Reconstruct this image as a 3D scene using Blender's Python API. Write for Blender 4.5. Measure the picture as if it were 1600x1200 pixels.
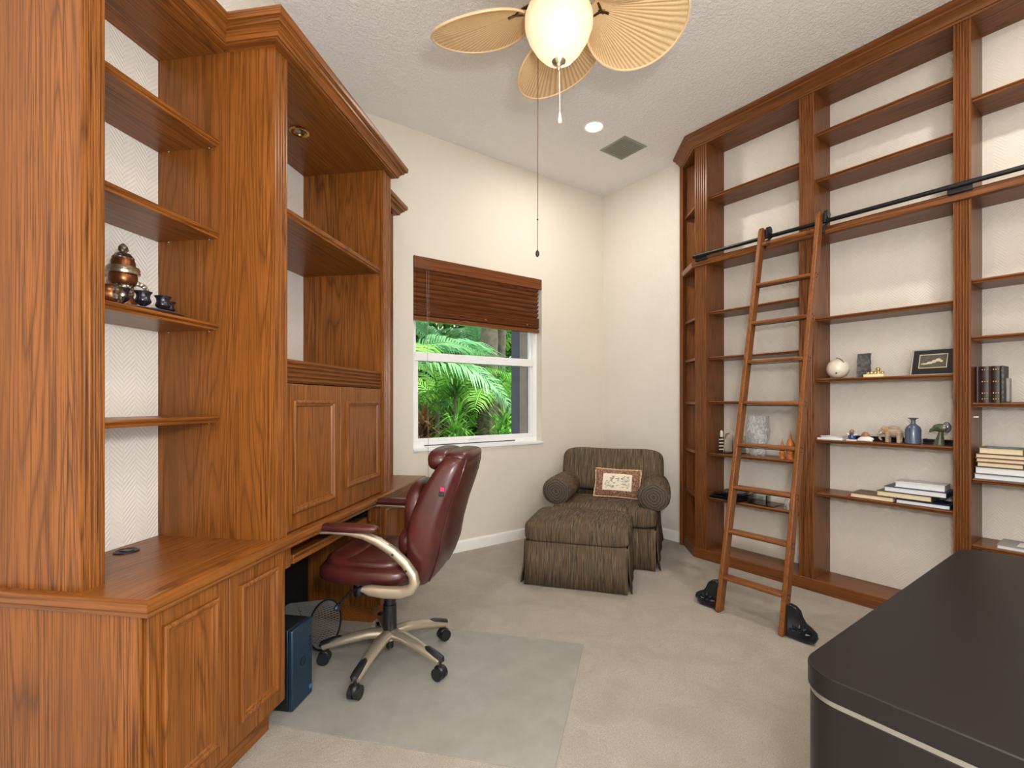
import bpy, math, random
from mathutils import Vector, Matrix
random.seed(7)
PI = math.pi
S = bpy.context.scene
COL = S.collection
for o in list(bpy.data.objects): bpy.data.objects.remove(o)

# ------------------------------------------------------------------ camera, world, sun, large lights, exposure
EYE = 1.355
cam = bpy.data.cameras.new('camera'); cam.sensor_fit = 'HORIZONTAL'; cam.sensor_width = 36
cam.lens = 749/1600*36; cam.shift_y = 27.3/1600; cam.clip_start = .05; cam.clip_end = 200
camo = bpy.data.objects.new('camera', cam); COL.objects.link(camo)
camo.location = (0, 0, EYE); camo.rotation_euler = (PI/2, 0, math.radians(53.94-90))
S.camera = camo
S.view_settings.view_transform = 'Standard'; S.view_settings.look = 'None'
S.view_settings.gamma = 1; S.view_settings.use_curve_mapping = False
S.view_settings.exposure = 0.24
S.cycles.use_denoising = True
S.cycles.max_bounces = 10; S.cycles.diffuse_bounces = 5; S.cycles.glossy_bounces = 4
S.cycles.transparent_max_bounces = 24; S.cycles.transmission_bounces = 8
S.cycles.sample_clamp_indirect = 6; S.cycles.caustics_reflective = False; S.cycles.caustics_refractive = False

W = bpy.data.worlds.new('sky'); S.world = W; W.use_nodes = True
bg = W.node_tree.nodes['Background']; bg.inputs[0].default_value = (.80, .90, 1, 1); bg.inputs[1].default_value = 2.0

def light(name, kind, loc, energy, color=(1, 1, 1), rot=(0, 0, 0), **kw):
    l = bpy.data.lights.new(name, kind); l.energy = energy; l.color = color
    for k, v in kw.items(): setattr(l, k, v)
    o = bpy.data.objects.new(name, l); o.location = loc; o.rotation_euler = rot; COL.objects.link(o)
    return o
light('sun', 'SUN', (0, 8, 12), 9.0, (1, .95, .86), (math.radians(20), math.radians(14), 0), angle=.02)
# added fill light, set in the unseen rear wall opening behind the camera
light('rear_fill_light', 'AREA', (.375, -.735, 1.3), 27, (1, .98, .97), (math.radians(90), 0, 0), shape='RECTANGLE', size=2.6, size_y=2.3)
# the photographer's flash, held by the camera: the fan blades' shadows on the ceiling come from it
light('flash', 'POINT', (.14, -.12, 1.65), 105, (1, .98, .96), shadow_soft_size=.09)

# ------------------------------------------------------------------ materials
MATS = {}
def nt(name):
    m = bpy.data.materials.new(name); m.use_nodes = True; MATS[name] = m
    return m, m.node_tree, m.node_tree.nodes['Principled BSDF']
class G:
    """small node-graph helper"""
    def __init__(s, tree): s.t = tree
    def n(s, typ, **kw):
        nd = s.t.nodes.new(typ)
        for k, v in kw.items():
            if k.startswith('i_'): s.set(nd, k[2:], v)
            else: setattr(nd, k, v)
        return nd
    def set(s, nd, key, v):
        key = int(key) if str(key).isdigit() else key.replace('_', ' ')
        inp = nd.inputs[key]
        if hasattr(v, 'is_linked') or isinstance(v, bpy.types.NodeSocket): s.t.links.new(v, inp)
        else: inp.default_value = v
    def math(s, op, a, b=0, c=0):
        nd = s.t.nodes.new('ShaderNodeMath'); nd.operation = op
        for i, v in enumerate((a, b, c)):
            if isinstance(v, bpy.types.NodeSocket): s.t.links.new(v, nd.inputs[i])
            else: nd.inputs[i].default_value = v
        return nd.outputs[0]
    def coord(s, which='Object'): return s.n('ShaderNodeTexCoord').outputs[which]
    def mapping(s, vec, scale=(1, 1, 1), loc=(0, 0, 0)):
        nd = s.n('ShaderNodeMapping'); s.t.links.new(vec, nd.inputs[0])
        nd.inputs['Scale'].default_value = scale; nd.inputs['Location'].default_value = loc
        return nd.outputs[0]
    def noise(s, vec, scale, detail=2, rough=.5, dist=0):
        nd = s.n('ShaderNodeTexNoise'); s.t.links.new(vec, nd.inputs['Vector'])
        nd.inputs['Scale'].default_value = scale; nd.inputs['Detail'].default_value = detail
        nd.inputs['Roughness'].default_value = rough; nd.inputs['Distortion'].default_value = dist
        return nd.outputs['Fac']
    def ramp(s, fac, stops, interp='LINEAR'):
        nd = s.n('ShaderNodeValToRGB'); s.t.links.new(fac, nd.inputs[0]); cr = nd.color_ramp; cr.interpolation = interp
        while len(cr.elements) < len(stops): cr.elements.new(.5)
        for e, (p, c) in zip(cr.elements, stops): e.position = p; e.color = (*c, 1) if len(c) == 3 else c
        return nd.outputs[0]
    def mix(s, fac, a, b, blend='MIX'):
        nd = s.n('ShaderNodeMix'); nd.data_type = 'RGBA'; nd.blend_type = blend
        for i, v in ((0, fac), (6, a), (7, b)):
            if isinstance(v, bpy.types.NodeSocket): s.t.links.new(v, nd.inputs[i])
            else: nd.inputs[i].default_value = v if i == 0 else ((*v, 1) if len(v) == 3 else v)
        return nd.outputs[2]
    def bump(s, h, strength=.3, dist=.002):
        nd = s.n('ShaderNodeBump'); s.t.links.new(h, nd.inputs['Height'])
        nd.inputs['Strength'].default_value = strength; nd.inputs['Distance'].default_value = dist
        return nd.outputs[0]

def srgb(r, g, b):
    f = lambda c: (c/255/12.92) if c/255 <= .04045 else ((c/255+.055)/1.055)**2.4
    return (f(r), f(g), f(b))

def plain(name, col, rough=.5, metal=0, spec=.5, vary=.06, vscale=8, bump=0, bscale=200, emit=None, estr=0, coat=0):
    m, t, b = nt(name); g = G(t)
    fac = g.noise(g.coord(), vscale, 3)
    lo = tuple(max(0, c*(1-vary)) for c in col); hi = tuple(min(1, c*(1+vary)) for c in col)
    t.links.new(g.ramp(fac, [(.3, lo), (.7, hi)]), b.inputs['Base Color'])
    b.inputs['Roughness'].default_value = rough; b.inputs['Metallic'].default_value = metal
    b.inputs['Specular IOR Level'].default_value = spec; b.inputs['Coat Weight'].default_value = coat
    if bump: t.links.new(g.bump(g.noise(g.coord(), bscale, 3), bump, .002), b.inputs['Normal'])
    if emit: b.inputs['Emission Color'].default_value = (*emit, 1); b.inputs['Emission Strength'].default_value = estr
    return m

def wood(name, axis, light_c, dark_c, rough=.32, ring=7.0):
    m, t, b = nt(name); g = G(t)
    k = {'x': (.055, 1, 1), 'y': (1, .055, 1), 'z': (1, 1, .055)}[axis]
    k2 = {'x': (.012, 1, 1), 'y': (1, .012, 1), 'z': (1, 1, .012)}[axis]
    info = g.n('ShaderNodeObjectInfo')
    off = g.n('ShaderNodeVectorMath', operation='MULTIPLY_ADD')
    rnd = g.n('ShaderNodeCombineXYZ'); r = info.outputs['Random']
    for i in range(3): t.links.new(g.math('MULTIPLY', r, (13.1, 7.7, 3.3)[i]), rnd.inputs[i])
    t.links.new(rnd.outputs[0], off.inputs[0]); off.inputs[1].default_value = (1, 1, 1); t.links.new(g.coord(), off.inputs[2])
    vec = off.outputs[0]
    big = g.noise(g.mapping(vec, k), 4.2, 2, .5, .3)
    rings = g.math('PINGPONG', g.math('MULTIPLY', big, ring*9), 1.0)
    rings = g.math('POWER', rings, 3.0)
    fib = g.noise(g.mapping(vec, k2), 230, 3, .65)
    tone = g.noise(g.mapping(vec, k2), 7, 2)
    c = g.ramp(fib, [(.36, dark_c), (.52, light_c)])
    c2 = g.mix(g.math('MULTIPLY', rings, .70), c, tuple(x*.75 for x in dark_c))
    c3 = g.mix(g.ramp(tone, [(.35, (0, 0, 0)), (.65, (.55,)*3)]), c2, tuple(x*.66 for x in light_c))
    t.links.new(c3, b.inputs['Base Color'])
    b.inputs['Roughness'].default_value = rough; b.inputs['Specular IOR Level'].default_value = .26
    t.links.new(g.bump(fib, .12, .0015), b.inputs['Normal'])
    return m
OAK_L, OAK_D = srgb(140, 83, 34), srgb(70, 38, 13)
for ax in 'xyz': wood('oak_'+ax, ax, OAK_L, OAK_D)
for ax in 'xyz': wood('bookcase_oak_'+ax, ax, srgb(134, 81, 42), srgb(72, 41, 20))
for ax in 'xz': wood('ladder_oak_'+ax, ax, srgb(142, 88, 46), srgb(90, 52, 25))
wood('blind_wood', 'x', srgb(128, 76, 44), srgb(88, 48, 26), .22)

def wall_mat(name, col, relief=.35):
    m, t, b = nt(name); g = G(t); sep = g.n('ShaderNodeSeparateXYZ'); t.links.new(g.coord(), sep.inputs[0])
    zig = g.math('PINGPONG', sep.outputs[0], .052)
    ph = g.math('MULTIPLY', g.math('ADD', sep.outputs[2], g.math('MULTIPLY', zig, 1.05)), 2*PI/.019)
    h = g.math('SINE', ph)
    fine = g.noise(g.coord(), 160, 3)
    hh = g.math('ADD', g.math('MULTIPLY', h, .5), fine)
    t.links.new(g.bump(hh, relief, .0022), b.inputs['Normal'])
    t.links.new(g.ramp(g.noise(g.coord(), 1.2, 2), [(.3, tuple(c*.97 for c in col)), (.7, col)]), b.inputs['Base Color'])
    b.inputs['Roughness'].default_value = .75; b.inputs['Specular IOR Level'].default_value = .25
    return m
wall_mat('herringbone_paper', srgb(226, 220, 209), .5)
wall_mat('cream_paper', srgb(222, 214, 200), .25)

def ceiling_mat():
    m, t, b = nt('knockdown_ceiling'); g = G(t)
    n1 = g.noise(g.coord(), 48, 3, .6, .6)
    h = g.ramp(n1, [(.42, (0, 0, 0)), (.6, (1, 1, 1))])
    t.links.new(g.bump(h, .6, .005), b.inputs['Normal'])
    b.inputs['Base Color'].default_value = (*srgb(236, 234, 231), 1); b.inputs['Roughness'].default_value = .9
    b.inputs['Specular IOR Level'].default_value = .1
ceiling_mat()
def carpet_mat():
    m, t, b = nt('carpet_pile'); g = G(t)
    f1 = g.noise(g.coord(), 190, 4, .75); f2 = g.noise(g.coord(), 4.5, 5, .62, .8); f3 = g.noise(g.coord(), 48, 3)
    c = g.ramp(f1, [(.30, srgb(142, 131, 117)), (.70, srgb(200, 190, 176))])
    c2 = g.mix(g.ramp(f2, [(.40, (0, 0, 0)), (.62, (.42,)*3)]), c, srgb(150, 138, 121))
    t.links.new(c2, b.inputs['Base Color']); b.inputs['Roughness'].default_value = .95
    b.inputs['Specular IOR Level'].default_value = .1; b.inputs['Sheen Weight'].default_value = .2
    t.links.new(g.bump(g.math('ADD', f1, f3), .9, .008), b.inputs['Normal'])
carpet_mat()
def tweed():
    m, t, b = nt('brown_tweed'); g = G(t)
    v = g.coord(); a = g.noise(g.mapping(v, (150, 10, 7)), 1, 3, .6); s2 = g.noise(g.mapping(v, (38, 2, 1.2)), 1, 3, .6)
    c = g.ramp(a, [(.28, srgb(44, 38, 32)), (.5, srgb(84, 73, 60)), (.76, srgb(146, 124, 94))])
    c = g.mix(g.ramp(s2, [(.42, (0, 0, 0)), (.66, (.75, .75, .75))]), c, srgb(96, 76, 58))
    t.links.new(c, b.inputs['Base Color']); b.inputs['Roughness'].default_value = .9; b.inputs['Specular IOR Level'].default_value = .15
    t.links.new(g.bump(a, .4, .003), b.inputs['Normal'])
tweed()
plain('white_paint', srgb(238, 236, 230), .4, vary=.02)
plain('window_white', srgb(240, 241, 240), .35, vary=.02)
plain('black_metal', srgb(26, 26, 28), .35, .3, vary=.1)
plain('cast_iron', srgb(34, 37, 41), .28, .3, vary=.15, bump=.2, bscale=90)
plain('black_plastic', srgb(24, 24, 26), .42, vary=.1)
plain('desk_black', srgb(24, 20, 20), .36, spec=.3, vary=.1, vscale=3)
plain('steel_strip', srgb(176, 174, 168), .25, .9)
plain('champagne_metal', srgb(196, 184, 162), .32, .75, vary=.03)
plain('nickel', srgb(190, 176, 150), .25, .9)
plain('brass', srgb(214, 176, 96), .2, 1)
plain('antique_brass', srgb(92, 70, 42), .35, .9)
plain('wicker_rim', srgb(222, 190, 146), .6)
plain('copper', srgb(126, 78, 46), .3, .8, vary=.15)
def chased(name, a, b_, sc):
    m, t, b = nt(name); g = G(t); n = g.n('ShaderNodeTexVoronoi'); t.links.new(g.coord(), n.inputs['Vector']); n.inputs['Scale'].default_value = sc
    t.links.new(g.ramp(n.outputs['Distance'], [(.1, a), (.6, b_)]), b.inputs['Base Color']); b.inputs['Metallic'].default_value = .85
    b.inputs['Roughness'].default_value = .3; t.links.new(g.bump(n.outputs['Distance'], .8, .004), b.inputs['Normal'])
chased('chased_silver', srgb(215, 205, 190), srgb(110, 96, 78), 110)
plain('black_enamel', srgb(30, 30, 40), .15, .3, coat=.5)
plain('silver_tray', srgb(150, 150, 152), .2, .9)
m_, t_, b_ = nt('burgundy_leather'); g_ = G(t_)
t_.links.new(g_.ramp(g_.noise(g_.coord(), 5, 4, .6), [(.3, srgb(54, 20, 19)), (.75, srgb(84, 34, 29))]), b_.inputs['Base Color'])
b_.inputs['Roughness'].default_value = .3; b_.inputs['Specular IOR Level'].default_value = .55
t_.links.new(g_.bump(g_.noise(g_.coord(), 260, 3), .12, .001), b_.inputs['Normal'])
plain('tower_blue', srgb(24, 46, 62), .38, .1, vary=.08)
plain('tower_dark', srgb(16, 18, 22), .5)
plain('sticker_blue', srgb(40, 110, 180), .4)
plain('fuchsia_tag', srgb(190, 40, 90), .6)
plain('mesh_silver', srgb(172, 166, 160), .4, .6)
plain('vent_grey', srgb(150, 150, 140), .6); plain('vent_dark', srgb(112, 114, 106), .7)
plain('cord_grey', srgb(150, 140, 128), .7)

def glassy(name, tint, mixf=.12, rough=.02):
    m, t, b = nt(name); g = G(t); t.nodes.remove(b)
    tr = g.n('ShaderNodeBsdfTransparent'); tr.inputs[0].default_value = (*tint, 1)
    gl = g.n('ShaderNodeBsdfGlossy'); gl.inputs['Roughness'].default_value = rough
    fr = g.n('ShaderNodeFresnel'); fr.inputs[0].default_value = 1.45
    mx = g.n('ShaderNodeMixShader'); t.links.new(g.math('MULTIPLY', fr.outputs[0], mixf*8), mx.inputs[0])
    t.links.new(tr.outputs[0], mx.inputs[1]); t.links.new(gl.outputs[0], mx.inputs[2])
    t.links.new(mx.outputs[0], t.nodes['Material Output'].inputs[0])
    return m
glassy('pane_glass', (.94, .97, .96), .06)
glassy('clear_acrylic', (.90, .92, .92), .12)
def crackle():
    m, t, b = nt('crackle_glass'); g = G(t); n = g.noise(g.mapping(g.coord(), (1, 1, .45)), 30, 3, .6, 1.6)
    b.inputs['Base Color'].default_value = (.86, .87, .88, 1); b.inputs['Roughness'].default_value = .08
    t.links.new(g.bump(n, .9, .01), b.inputs['Normal'])
    tr = g.n('ShaderNodeBsdfTransparent'); tr.inputs[0].default_value = (.93, .94, .94, 1); mx = g.n('ShaderNodeMixShader')
    t.links.new(g.ramp(n, [(.42, (.12,)*3), (.62, (.5,)*3)]), mx.inputs[0])
    t.links.new(tr.outputs[0], mx.inputs[1]); t.links.new(b.outputs[0], mx.inputs[2]); t.links.new(mx.outputs[0], t.nodes['Material Output'].inputs[0])
crackle()
def mat_pad():
    m, t, b = nt('vinyl_mat'); g = G(t); tr = g.n('ShaderNodeBsdfTransparent'); tr.inputs[0].default_value = (.90, .91, .90, 1)
    b.inputs['Base Color'].default_value = (*srgb(176, 172, 164), 1); b.inputs['Roughness'].default_value = .34
    mx = g.n('ShaderNodeMixShader')
    t.links.new(g.ramp(g.noise(g.coord(), 5, 4, .6), [(.3, (.42,)*3), (.7, (.58,)*3)]), mx.inputs[0])
    t.links.new(tr.outputs[0], mx.inputs[1]); t.links.new(b.outputs[0], mx.inputs[2]); t.links.new(mx.outputs[0], t.nodes['Material Output'].inputs[0])
mat_pad()
def blade_mat():
    m, t, b = nt('palm_fibre'); g = G(t)
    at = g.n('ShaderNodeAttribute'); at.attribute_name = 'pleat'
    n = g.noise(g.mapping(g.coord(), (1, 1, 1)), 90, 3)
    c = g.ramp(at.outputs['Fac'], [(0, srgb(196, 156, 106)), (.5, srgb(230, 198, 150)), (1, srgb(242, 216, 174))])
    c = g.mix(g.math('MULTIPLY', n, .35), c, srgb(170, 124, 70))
    t.links.new(c, b.inputs['Base Color']); b.inputs['Roughness'].default_value = .75
    tl = g.n('ShaderNodeBsdfTranslucent'); t.links.new(c, tl.inputs[0]); mx = g.n('ShaderNodeMixShader'); mx.inputs[0].default_value = .25
    t.links.new(b.outputs[0], mx.inputs[1]); t.links.new(tl.outputs[0], mx.inputs[2]); t.links.new(mx.outputs[0], t.nodes['Material Output'].inputs[0])
blade_mat()
def globe_mat():
    m, t, b = nt('frosted_lamp_glass'); g = G(t)
    sep = g.n('ShaderNodeSeparateXYZ'); t.links.new(g.coord(), sep.inputs[0])
    # bulbs stand low in the bowl: the glass glows strongest there and fades to cream at the rim
    f = g.ramp(g.math('MULTIPLY_ADD', sep.outputs[2], 4.0, .0), [(.0, (1, 1, 1)), (.55, (.55,)*3), (1, (.12,)*3)])
    b.inputs['Base Color'].default_value = (*srgb(226, 196, 158), 1); b.inputs['Roughness'].default_value = .4
    b.inputs['Emission Color'].default_value = (1, .80, .54, 1)
    t.links.new(g.math('MULTIPLY_ADD', f, .72, .03), b.inputs['Emission Strength'])
globe_mat()
def leafmat(name, a, b2, trans=.35):
    m, t, b = nt(name); g = G(t); info = g.n('ShaderNodeObjectInfo')
    c = g.ramp(g.math('ADD', g.math('MULTIPLY', g.noise(g.coord(), 6, 3), .7), g.math('MULTIPLY', info.outputs['Random'], .4)), [(.25, a), (.85, b2)])
    t.links.new(c, b.inputs['Base Color']); b.inputs['Roughness'].default_value = .45
    tl = g.n('ShaderNodeBsdfTranslucent'); t.links.new(c, tl.inputs[0]); mx = g.n('ShaderNodeMixShader'); mx.inputs[0].default_value = trans
    t.links.new(b.outputs[0], mx.inputs[1]); t.links.new(tl.outputs[0], mx.inputs[2]); t.links.new(mx.outputs[0], t.nodes['Material Output'].inputs[0])
leafmat('palm_green', srgb(66, 140, 44), srgb(164, 214, 96))
leafmat('blue_palm_green', srgb(70, 140, 90), srgb(170, 214, 160))
leafmat('dark_leaf', srgb(40, 96, 30), srgb(110, 170, 60))
leafmat('dry_leaf', srgb(90, 62, 40), srgb(150, 116, 70))
plain('palm_bark', srgb(112, 98, 80), .9, vary=.3, vscale=14, bump=.6, bscale=40)
plain('garden_soil', srgb(74, 62, 46), .95, vary=.3)
plain('stucco_grey', srgb(86, 84, 94), .9, vary=.08, bump=.4)
plain('stucco_tan', srgb(150, 132, 118), .9, vary=.08, bump=.4)
plain('neighbour_wall', srgb(214, 208, 198), .9, vary=.06)
plain('roof_tile', srgb(150, 138, 128), .8, vary=.2)

# ------------------------------------------------------------------ mesh helpers
class MB:
    def __init__(s): s.v = []; s.f = []
    def add(s, vs, fs):
        n = len(s.v); s.v += [tuple(p) for p in vs]; s.f += [tuple(i+n for i in q) for q in fs]; return s
    def box(s, x0, x1, y0, y1, z0, z1):
        x0, x1 = sorted((x0, x1)); y0, y1 = sorted((y0, y1)); z0, z1 = sorted((z0, z1))
        return s.add([(x0,y0,z0),(x1,y0,z0),(x1,y1,z0),(x0,y1,z0),(x0,y0,z1),(x1,y0,z1),(x1,y1,z1),(x0,y1,z1)],
                     [(3,2,1,0),(4,5,6,7),(0,1,5,4),(1,2,6,5),(2,3,7,6),(3,0,4,7)])
    def prism(s, poly, z0, z1):
        n = len(poly)
        a = sum(poly[i][0]*poly[(i+1) % n][1]-poly[(i+1) % n][0]*poly[i][1] for i in range(n))
        if a < 0: poly = poly[::-1]
        return s.add([(x, y, z0) for x, y in poly]+[(x, y, z1) for x, y in poly],
                     [tuple(range(n-1, -1, -1)), tuple(range(n, 2*n))]+[(i, (i+1) % n, n+(i+1) % n, n+i) for i in range(n)])
    def loft(s, rings, cap=True, closed=True):
        n = len(rings[0]); vs = [p for r in rings for p in r]; fs = []
        for k in range(len(rings)-1):
            for i in range(n if closed else n-1):
                j = (i+1) % n; fs.append((k*n+i, k*n+j, (k+1)*n+j, (k+1)*n+i))
        if cap: fs += [tuple(range(n-1, -1, -1)), tuple((len(rings)-1)*n+i for i in range(n))]
        return s.add(vs, fs)
    def lathe(s, prof, n=28, c=(0, 0, 0), cap=True):
        rings = [[(c[0]+r*math.cos(2*PI*i/n), c[1]+r*math.sin(2*PI*i/n), c[2]+z) for i in range(n)] for r, z in prof]
        return s.loft(rings, cap)
    def tube(s, pts, r, n=8, flat=None):
        pts = [Vector(p) for p in pts]; rings = []
        up = Vector((0, 0, 1))
        for i, p in enumerate(pts):
            d = (pts[min(i+1, len(pts)-1)]-pts[max(i-1, 0)]).normalized()
            a = d.cross(up)
            if a.length < .05: a = d.cross(Vector((0, 1, 0)))
            a.normalize(); b = a.cross(d)
            rr = r[i] if isinstance(r, (list, tuple)) else r
            ra, rb = (rr, rr) if flat is None else (rr*flat[0], rr*flat[1])
            rings.append([tuple(p+a*ra*math.cos(2*PI*k/n)+b*rb*math.sin(2*PI*k/n)) for k in range(n)])
        return s.loft(rings)
    def sweep(s, prof, path, closed=False):
        """prof: (outward, z) polygon; path: plan points; outward is to the right of travel; mitred corners"""
        n = len(path); rings = []
        for i, p in enumerate(path):
            def nrm(a, b):
                d = Vector((b[0]-a[0], b[1]-a[1])).normalized(); return Vector((d.y, -d.x))
            ns = []
            if i > 0 or closed: ns.append(nrm(path[i-1], p))
            if i < n-1 or closed: ns.append(nrm(p, path[(i+1) % n]))
            m = sum(ns, Vector((0, 0))); m.normalize(); k = 1/max(.3, m.dot(ns[0]))
            rings.append([(p[0]+m.x*k*o, p[1]+m.y*k*o, z) for o, z in prof])
        if closed: rings.append(rings[0])
        return s.loft(rings, cap=not closed)
    def runs(s, prof, path):
        s.sweep(prof, path); n = len(prof); out = []
        for i in range(len(path)-1): out.append(MB().loft([s.v[i*n:(i+1)*n], s.v[(i+1)*n:(i+2)*n]]))
        return out
    def molding(s, x0, x1, z0, z1, y, prof):
        """mitred picture-frame molding on a face at y looking to -y; prof: (inset, proud)"""
        rings = []
        for i, o in prof: rings.append([(x0+i, y-o, z0+i), (x1-i, y-o, z0+i), (x1-i, y-o, z1-i), (x0+i, y-o, z1-i)])
        return s.loft(rings, cap=False)
    def ball(s, c, r, nu=16, nv=10, e=1.0, e2=1.0):
        rx, ry, rz = r if isinstance(r, (tuple, list)) else (r, r, r)
        sp = lambda v, k: math.copysign(abs(v)**k, v)
        rings = []
        for j in range(1, nv):
            t = -PI/2+PI*j/nv
            rings.append([(c[0]+rx*sp(math.cos(t), e)*sp(math.cos(2*PI*i/nu), e2), c[1]+ry*sp(math.cos(t), e)*sp(math.sin(2*PI*i/nu), e2), c[2]+rz*sp(math.sin(t), e)) for i in range(nu)])
        n0 = len(s.v); s.loft(rings, cap=False); k = len(rings)
        s.v += [(c[0], c[1], c[2]-rz), (c[0], c[1], c[2]+rz)]
        for i in range(nu):
            j = (i+1) % nu; s.f += [(n0+j, n0+i, n0+k*nu), (n0+(k-1)*nu+i, n0+(k-1)*nu+j, n0+k*nu+1)]
        return s
    def xf(s, M, i0=0):
        s.v[i0:] = [tuple(M @ Vector(p)) for p in s.v[i0:]]; return s
    def mesh(s, name, mat, smooth=True, angle=38):
        me = bpy.data.meshes.new(name); me.from_pydata(s.v, [], s.f); me.update()
        me.materials.append(MATS[mat])
        if smooth:
            me.polygons.foreach_set('use_smooth', [True]*len(me.polygons)); me.set_sharp_from_angle(angle=math.radians(angle))
        return me

def tag(o, label=None, cat=None, group=None, kind=None):
    if label: o['label'] = label
    if cat: o['category'] = cat
    if group: o['group'] = group
    if kind: o['kind'] = kind
    return o
def add_bevel(o, w, seg=2):
    b = o.modifiers.new('bevel', 'BEVEL'); b.width = w; b.segments = seg; b.limit_method = 'ANGLE'; b.angle_limit = math.radians(40)
def link(name, me, parent=None):
    o = bpy.data.objects.new(name, me); COL.objects.link(o)
    if parent: o.parent = parent
    return o
class Thing:
    """an Empty at the thing's base; parts are given in the frame's coordinates, `o` is the base point in that frame"""
    def __init__(s, name, label, cat, o=(0, 0, 0), frame=0.0, group=None, origin=(0, 0, 0)):
        s.o = Vector(o); c, sn = math.cos(frame), math.sin(frame)
        s.root = bpy.data.objects.new(name, None); s.root.empty_display_size = .05; COL.objects.link(s.root)
        s.root.location = (origin[0]+c*o[0]-sn*o[1], origin[1]+sn*o[0]+c*o[1], origin[2]+o[2]); s.root.rotation_euler = (0, 0, frame)
        if label: tag(s.root, label, cat, group)
    def part(s, name, mb, mat, parent=None, bevel=0, label=None, smooth=True, angle=38):
        mb.v = [tuple(Vector(p)-s.o) for p in mb.v]
        o = link(name, mb.mesh(name, mat, smooth, angle), parent or s.root)
        if bevel: add_bevel(o, bevel)
        if label: o['label'] = label
        return o
def run_parts(th, name, prof, path, stem):
    for i, m in enumerate(MB().runs(prof, path)):
        d = (abs(path[i+1][0]-path[i][0]), abs(path[i+1][1]-path[i][1]))
        th.part(name, m, stem+('x' if d[0] >= d[1] else 'y'))
def solo(name, label, cat, mb, mat, o=(0, 0, 0), frame=0.0, group=None, bevel=0, kind=None, smooth=True, origin=(0, 0, 0)):
    c, sn = math.cos(frame), math.sin(frame)
    mb.v = [tuple(Vector(p)-Vector(o)) for p in mb.v]
    ob = link(name, mb.mesh(name, mat, smooth))
    ob.location = (origin[0]+c*o[0]-sn*o[1], origin[1]+sn*o[0]+c*o[1], origin[2]+o[2]); ob.rotation_euler = (0, 0, frame)
    if bevel: add_bevel(ob, bevel)
    tag(ob, label, cat, group, kind); return ob
def bx(*a): return MB().box(*a)
DESK = PI/4          # desk frame: x along the diagonal wall, y towards that wall
BOOK = -PI/2         # bookcase frame: x = -Y, y = X
XB, YW, ZC = 4.025, 3.776, 3.66
TW = 1.79            # desk wall in the desk frame (y)
def desk_to_world(x, y): c = math.sqrt(.5); return (c*(x-y), c*(x+y))

# ------------------------------------------------------------------ setting
corner = (YW-TW*math.sqrt(2), YW)
XL, YR = -1.27, -.72
floor_poly = [(XL, YR), (XB, YR), (XB, YW), corner, (XL, XL+TW*math.sqrt(2))]
solo('floor', None, None, MB().prism(floor_poly, -.08, 0), 'carpet_pile', kind='structure', smooth=False)
cp = [(XL-.3, YR-.3), (XB+.3, YR-.3), (XB+.3, YW+.3), (corner[0]-.2, YW+.3), (XL-.3, XL+TW*math.sqrt(2)+.25)]
solo('ceiling', None, None, MB().prism(cp, ZC, ZC+.12), 'knockdown_ceiling', kind='structure', smooth=False)
solo('wall_right', None, None, bx(-YW-.12, -YR+.12, XB, XB+.12, 0, ZC), 'herringbone_paper', frame=BOOK, kind='structure', smooth=False)
solo('wall_left', None, None, bx(-.1, 3.50, TW, TW+.12, 0, ZC), 'herringbone_paper', frame=DESK, kind='structure', smooth=False)
solo('wall_side', None, None, bx(XL-.12, XL, YR-.12, 1.3, 0, ZC), 'cream_paper', kind='structure', smooth=False)
rear = bx(XL-.12, -1.0, YR-.12, YR, 0, ZC).box(1.75, XB+.12, YR-.12, YR, 0, ZC).box(-1.0, 1.75, YR-.12, YR, 2.55, ZC)
solo('wall_rear', None, None, rear, 'cream_paper', kind='structure', smooth=False)
WX0, WX1, WZ0, WZ1, REV = 1.715, 3.125, .945, 2.597, .17
wb = MB().box(corner[0]-.12, WX0, YW, YW+REV, 0, ZC).box(WX1, XB, YW, YW+REV, 0, ZC).box(WX0, WX1, YW, YW+REV, 0, WZ0).box(WX0, WX1, YW, YW+REV, WZ1, ZC)
solo('wall_back', None, None, wb, 'cream_paper', kind='structure', smooth=False)
bp = [(0, 0), (.016, 0), (.016, .075), (.012, .088), (.006, .092), (.004, .1), (0, .1)]
solo('baseboard_back', None, None, MB().sweep(bp, [(corner[0]+.03, YW), (XB-.016, YW)]), 'white_paint', kind='structure')
solo('baseboard_right', None, None, MB().sweep(bp, [(XB, YW), (XB, 2.745)]), 'white_paint', kind='structure')

# window: white single-hung frame set back in the reveal, sill slab, panes
wt = Thing('window_1', None, None, (WX0, YW+.08, WZ0)); tag(wt.root, kind='structure')
fy0, fy1 = YW+.082, YW+.15
fr = MB().box(WX0, WX1, fy0, fy1, WZ0, WZ0+.055).box(WX0, WX1, fy0, fy1, WZ1-.05, WZ1).box(WX0, WX0+.05, fy0, fy1, WZ0+.055, WZ1-.05).box(WX1-.05, WX1, fy0, fy1, WZ0+.055, WZ1-.05)
wt.part('window_frame', fr, 'window_white', bevel=.003, smooth=False)
MID = 1.71
wt.part('meeting_rail', bx(WX0+.05, WX1-.05, fy0-.012, fy1-.02, MID, MID+.075), 'window_white', bevel=.004, smooth=False)
ls = MB().box(WX0+.05, WX1-.05, fy0+.005, fy1-.03, WZ0+.055, WZ0+.085).box(WX1-.085, WX1-.05, fy0+.005, fy1-.03, WZ0+.085, MID).box(WX0+.05, WX0+.085, fy0+.005, fy1-.03, WZ0+.085, MID)
wt.part('lower_sash', ls, 'window_white', bevel=.003, smooth=False)
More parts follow.
